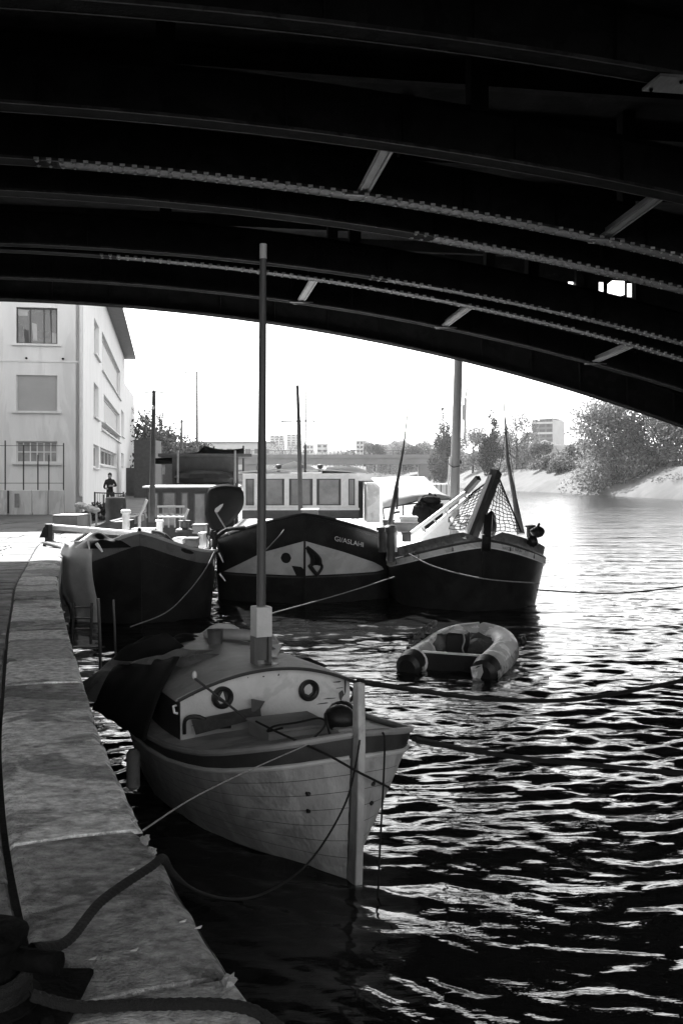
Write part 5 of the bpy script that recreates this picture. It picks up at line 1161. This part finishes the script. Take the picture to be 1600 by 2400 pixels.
p = MB(); p.beam(fs(.2,2.2,1.335), fs(.62,3.1,1.27), .09, .02); tag(p.build('loose_board', 'woodl'), 'weathered loose board lying right of the mast on the roof', 'board')
p = MB(); p.lathe([(.07,0),(.085,.16),(.09,.165),(.075,.15),(.06,.02)], fs(-.05,3.15,1.31), 14); tag(p.build('deck_bucket', 'dgrey', smooth=True), 'small dark bucket standing behind the mast on the roof', 'bucket')
drape('stern_cover', fs(-.62,4.1,.74), fs.l*.62, fs.a*.95, .42, 'gtarp', 'dark crumpled cover over the small boat stern by the quay', 'tarpaulin', 7, folds=7)
lump('hanging_fender', [fs(-1.16,2.15,.62)+Vector((0,0,-.36)), fs(-1.16,2.15,.62)+Vector((0,0,-.2)), fs(-1.16,2.15,.62)], .062, 'gtarp', 'worn cylindrical fender hanging between small boat and quay', 'fender', 1.0, .03)
for u, v0, v1, d, r, lab in ((228,1375,1505,13.2,.022,'thin bent pole standing in the water by the quay'),(263,1378,1500,12.4,.014,'thinner pole with pale tip standing behind the small boat')):
    p = MB(); p.tube([at(u+4,v1+60,d), at(u+1,(v0+v1)/2,d), at(u-2,v0,d)], r, 6); p.smooth = True; tag(p.build('water_pole', 'dgrey'), lab, 'pole')
t = thing('quay_ladder', at(190,1440,14.5), 'small dark ladder hanging at the quay side behind the poles', 'ladder')
for u in (170, 212): p = MB(); p.tube([at(u,1385,14.5), at(u-3,1480,14.4)], .02, 6); p.build('stile', 'rail', t)
for v in (1395, 1420, 1445): p = MB(); p.tube([at(170,v,14.5), at(212,v,14.5)], .016, 6); p.build('rung', 'dgrey', t)

# ------------------------------------------------------------------ bollard and ropes
t = thing('iron_bollard', (-1.10, 3.08, QZ), 'squat black iron bollard at the bottom left corner of the quay', 'bollard')
p = MB(); p.lathe([(.17,.0),(.17,.03),(.11,.06),(.095,.14),(.1,.19),(.125,.21),(.13,.235),(.09,.255),(.02,.26)], (-1.10,3.08,QZ), 20); p.build('body', 'iron', t, True)
p = MB(); p.tube([(-1.28,3.14,QZ+.16), (-.86,3.04,QZ+.16)], .035, 10); p.build('cross_pin', 'iron', t, True)
p = MB(); p.bevbox(-1.32, -.82, 2.9, 3.3, QZ, QZ+.022, .008); p.build('base_plate', 'iron', t)
for x in (-1.27, -.87): p = MB(); p.lathe([(.022,0),(.022,.02),(.01,.028)], (x, 2.95, QZ+.022), 6); p.build('bolt', 'iron', t)
p = MB()
for k in range(3): p.tube([(-1.10+.122*math.cos(q), 3.08+.122*math.sin(q), QZ+.045+.03*k+.006*math.sin(q*2)) for q in np.linspace(0, 6.283, 25)], .019, 7, False)
tag(p.build('rope_turns', 'rope', smooth=True), 'black rope turns wound around the iron bollard', 'rope')
e1 = Vector((edge_x(4.2)-.02, 4.2, QZ+.035))
twist_rope('mooring_rope', [(-1.0,3.22,QZ+.12), (-.93,3.38,QZ+.07), (-.90,3.75,QZ+.05), e1+Vector((-.03,-.1,.005)), e1, at(395,2005,4.45), at(450,2045,4.9), at(510,2063,5.35), at(575,2062,5.85), at(640,2035,6.35), at(700,1990,6.75), at(750,1925,7.0), at(795,1840,7.2), at(815,1765,7.3), at(826,1700,7.4)],
     lambda f: .018-.0105*min(1, max(0, (f-.26)*14)), 'rope', 'long dark mooring rope looping from the bollard to the stem post')
twist_rope('mooring_rope', [(-.93,2.99,QZ+.09), (-.8,3.02,QZ+.04), (-.6,3.05,QZ+.03), (edge_x(3.02)-.08,3.04,QZ+.03), (edge_x(2.95)+.03,2.98,QZ-.01), (edge_x(2.9)+.16,2.95,QZ-.16), (.05,3.1,QZ-.5), (.3,3.6,QZ-.9)], lambda f: .018, 'rope', 'thick dark rope crossing the coping at the bottom of the picture')
rope('thin_line', [Vector((edge_x(4.62)-.01, 4.62, QZ+.005)), at(440,1835,5.6), at(560,1775,6.5), at(700,1713,7.42)], .0045, 'ropel', 'thin pale line tied from coping joint to small boat rail')
rope('deck_line', [at(588,1657,8.4), at(640,1683,8.0), at(705,1712,7.45), at(760,1738,7.3), at(820,1772,7.28), at(870,1797,7.6), at(905,1815,7.9)], .009, 'rope', 'dark line running over the small boat rail and across the stem')
rope('deck_line', [at(700,1712,7.5), at(745,1668,8.0), at(735,1650,8.2), at(680,1660,8.2), at(630,1668,8.2), at(615,1680,8.15), at(650,1672,8.15)], .009, 'rope', 'loose dark line curled on the small boat foredeck')
rope('bow_line', [at(822,1566,9.25), at(900,1577,9.9), at(1000,1592,10.8), at(1120,1606,11.9), at(1230,1610,12.5), at(1330,1606,12.8), at(1430,1590,13.2), at(1568,1562,13.6), at(1760,1510,14.5)], .03, 'rope', 'dark heavy rope sagging from cabin corner toward the right edge')
rope('bow_line', [at(950,1697,7.9), at(1020,1712,8.6), at(1089,1725,9.2), at(1230,1745,9.7), at(1369,1758,9.9), at(1564,1777,9.9), at(1750,1790,10)], .026, 'rope', 'dark rope from the small boat bow skimming the water rightward')
rope('bow_line', [at(956,1706,7.9), at(1050,1716,8.5), at(1180,1722,8.9)], .008, 'rope', 'second thinner rope at the right shoulder of the small boat')
rope('hanging_line', [at(864,1690,7.75), at(882,1691,7.6), at(880,1800,7.55), at(872,1950,7.5), at(867,2078,7.2)], .008, 'rope', 'black line hanging straight down beside the stem post into water')
rope('barge_line', [at(938,1272,22.0), at(985,1297,21.6), at(1050,1317,21.4), at(1130,1332,21.4), at(1238,1340,21.9)], .014, 'ropel', 'pale rope drooping across the right barge bow')
rope('barge_line', [at(1232,1355,22.5), at(1330,1361,22), at(1430,1362,21.5), at(1570,1347,21.5), at(1750,1320,22)], .018, 'rope', 'dark rope running right from the right barge over bright water')
rope('barge_line', [at(905,1325,22.4), at(830,1350,21.8), at(740,1377,21.4), at(620,1410,20.8)], .012, 'ropel', 'pale rope slanting down across the centre barge hull')
rope('barge_line', [at(492,1268,21.3), at(470,1310,20.6), at(430,1362,19.8), at(380,1408,19.2), at(300,1440,18.6)], .011, 'ropel', 'pale rope curving down across the left barge bow')
rope('barge_line', [at(652,1217,22.6), at(640,1232,22.5), at(612,1262,22.9)], .012, 'ropel', 'short pale line on the left bow of the centre barge')

# ------------------------------------------------------------------ thin river haze round the whole place
hzb = MB(); hzb.box(-1600, 1600, -60, 1300, -2.5, 62); hb = hzb.build('haze', 'white'); tag(hb, kind='stuff')
hm = bpy.data.materials.new('river_haze'); hm.use_nodes = True; hn = hm.node_tree; hn.nodes.clear()
pv = hn.nodes.new('ShaderNodeVolumePrincipled'); pv.inputs['Density'].default_value = .00014; pv.inputs['Color'].default_value = (.9, .9, .9, 1); pv.inputs['Anisotropy'].default_value = .3
ho = hn.nodes.new('ShaderNodeOutputMaterial'); hn.links.new(pv.outputs[0], ho.inputs['Volume'])
hb.data.materials.clear(); hb.data.materials.append(hm)
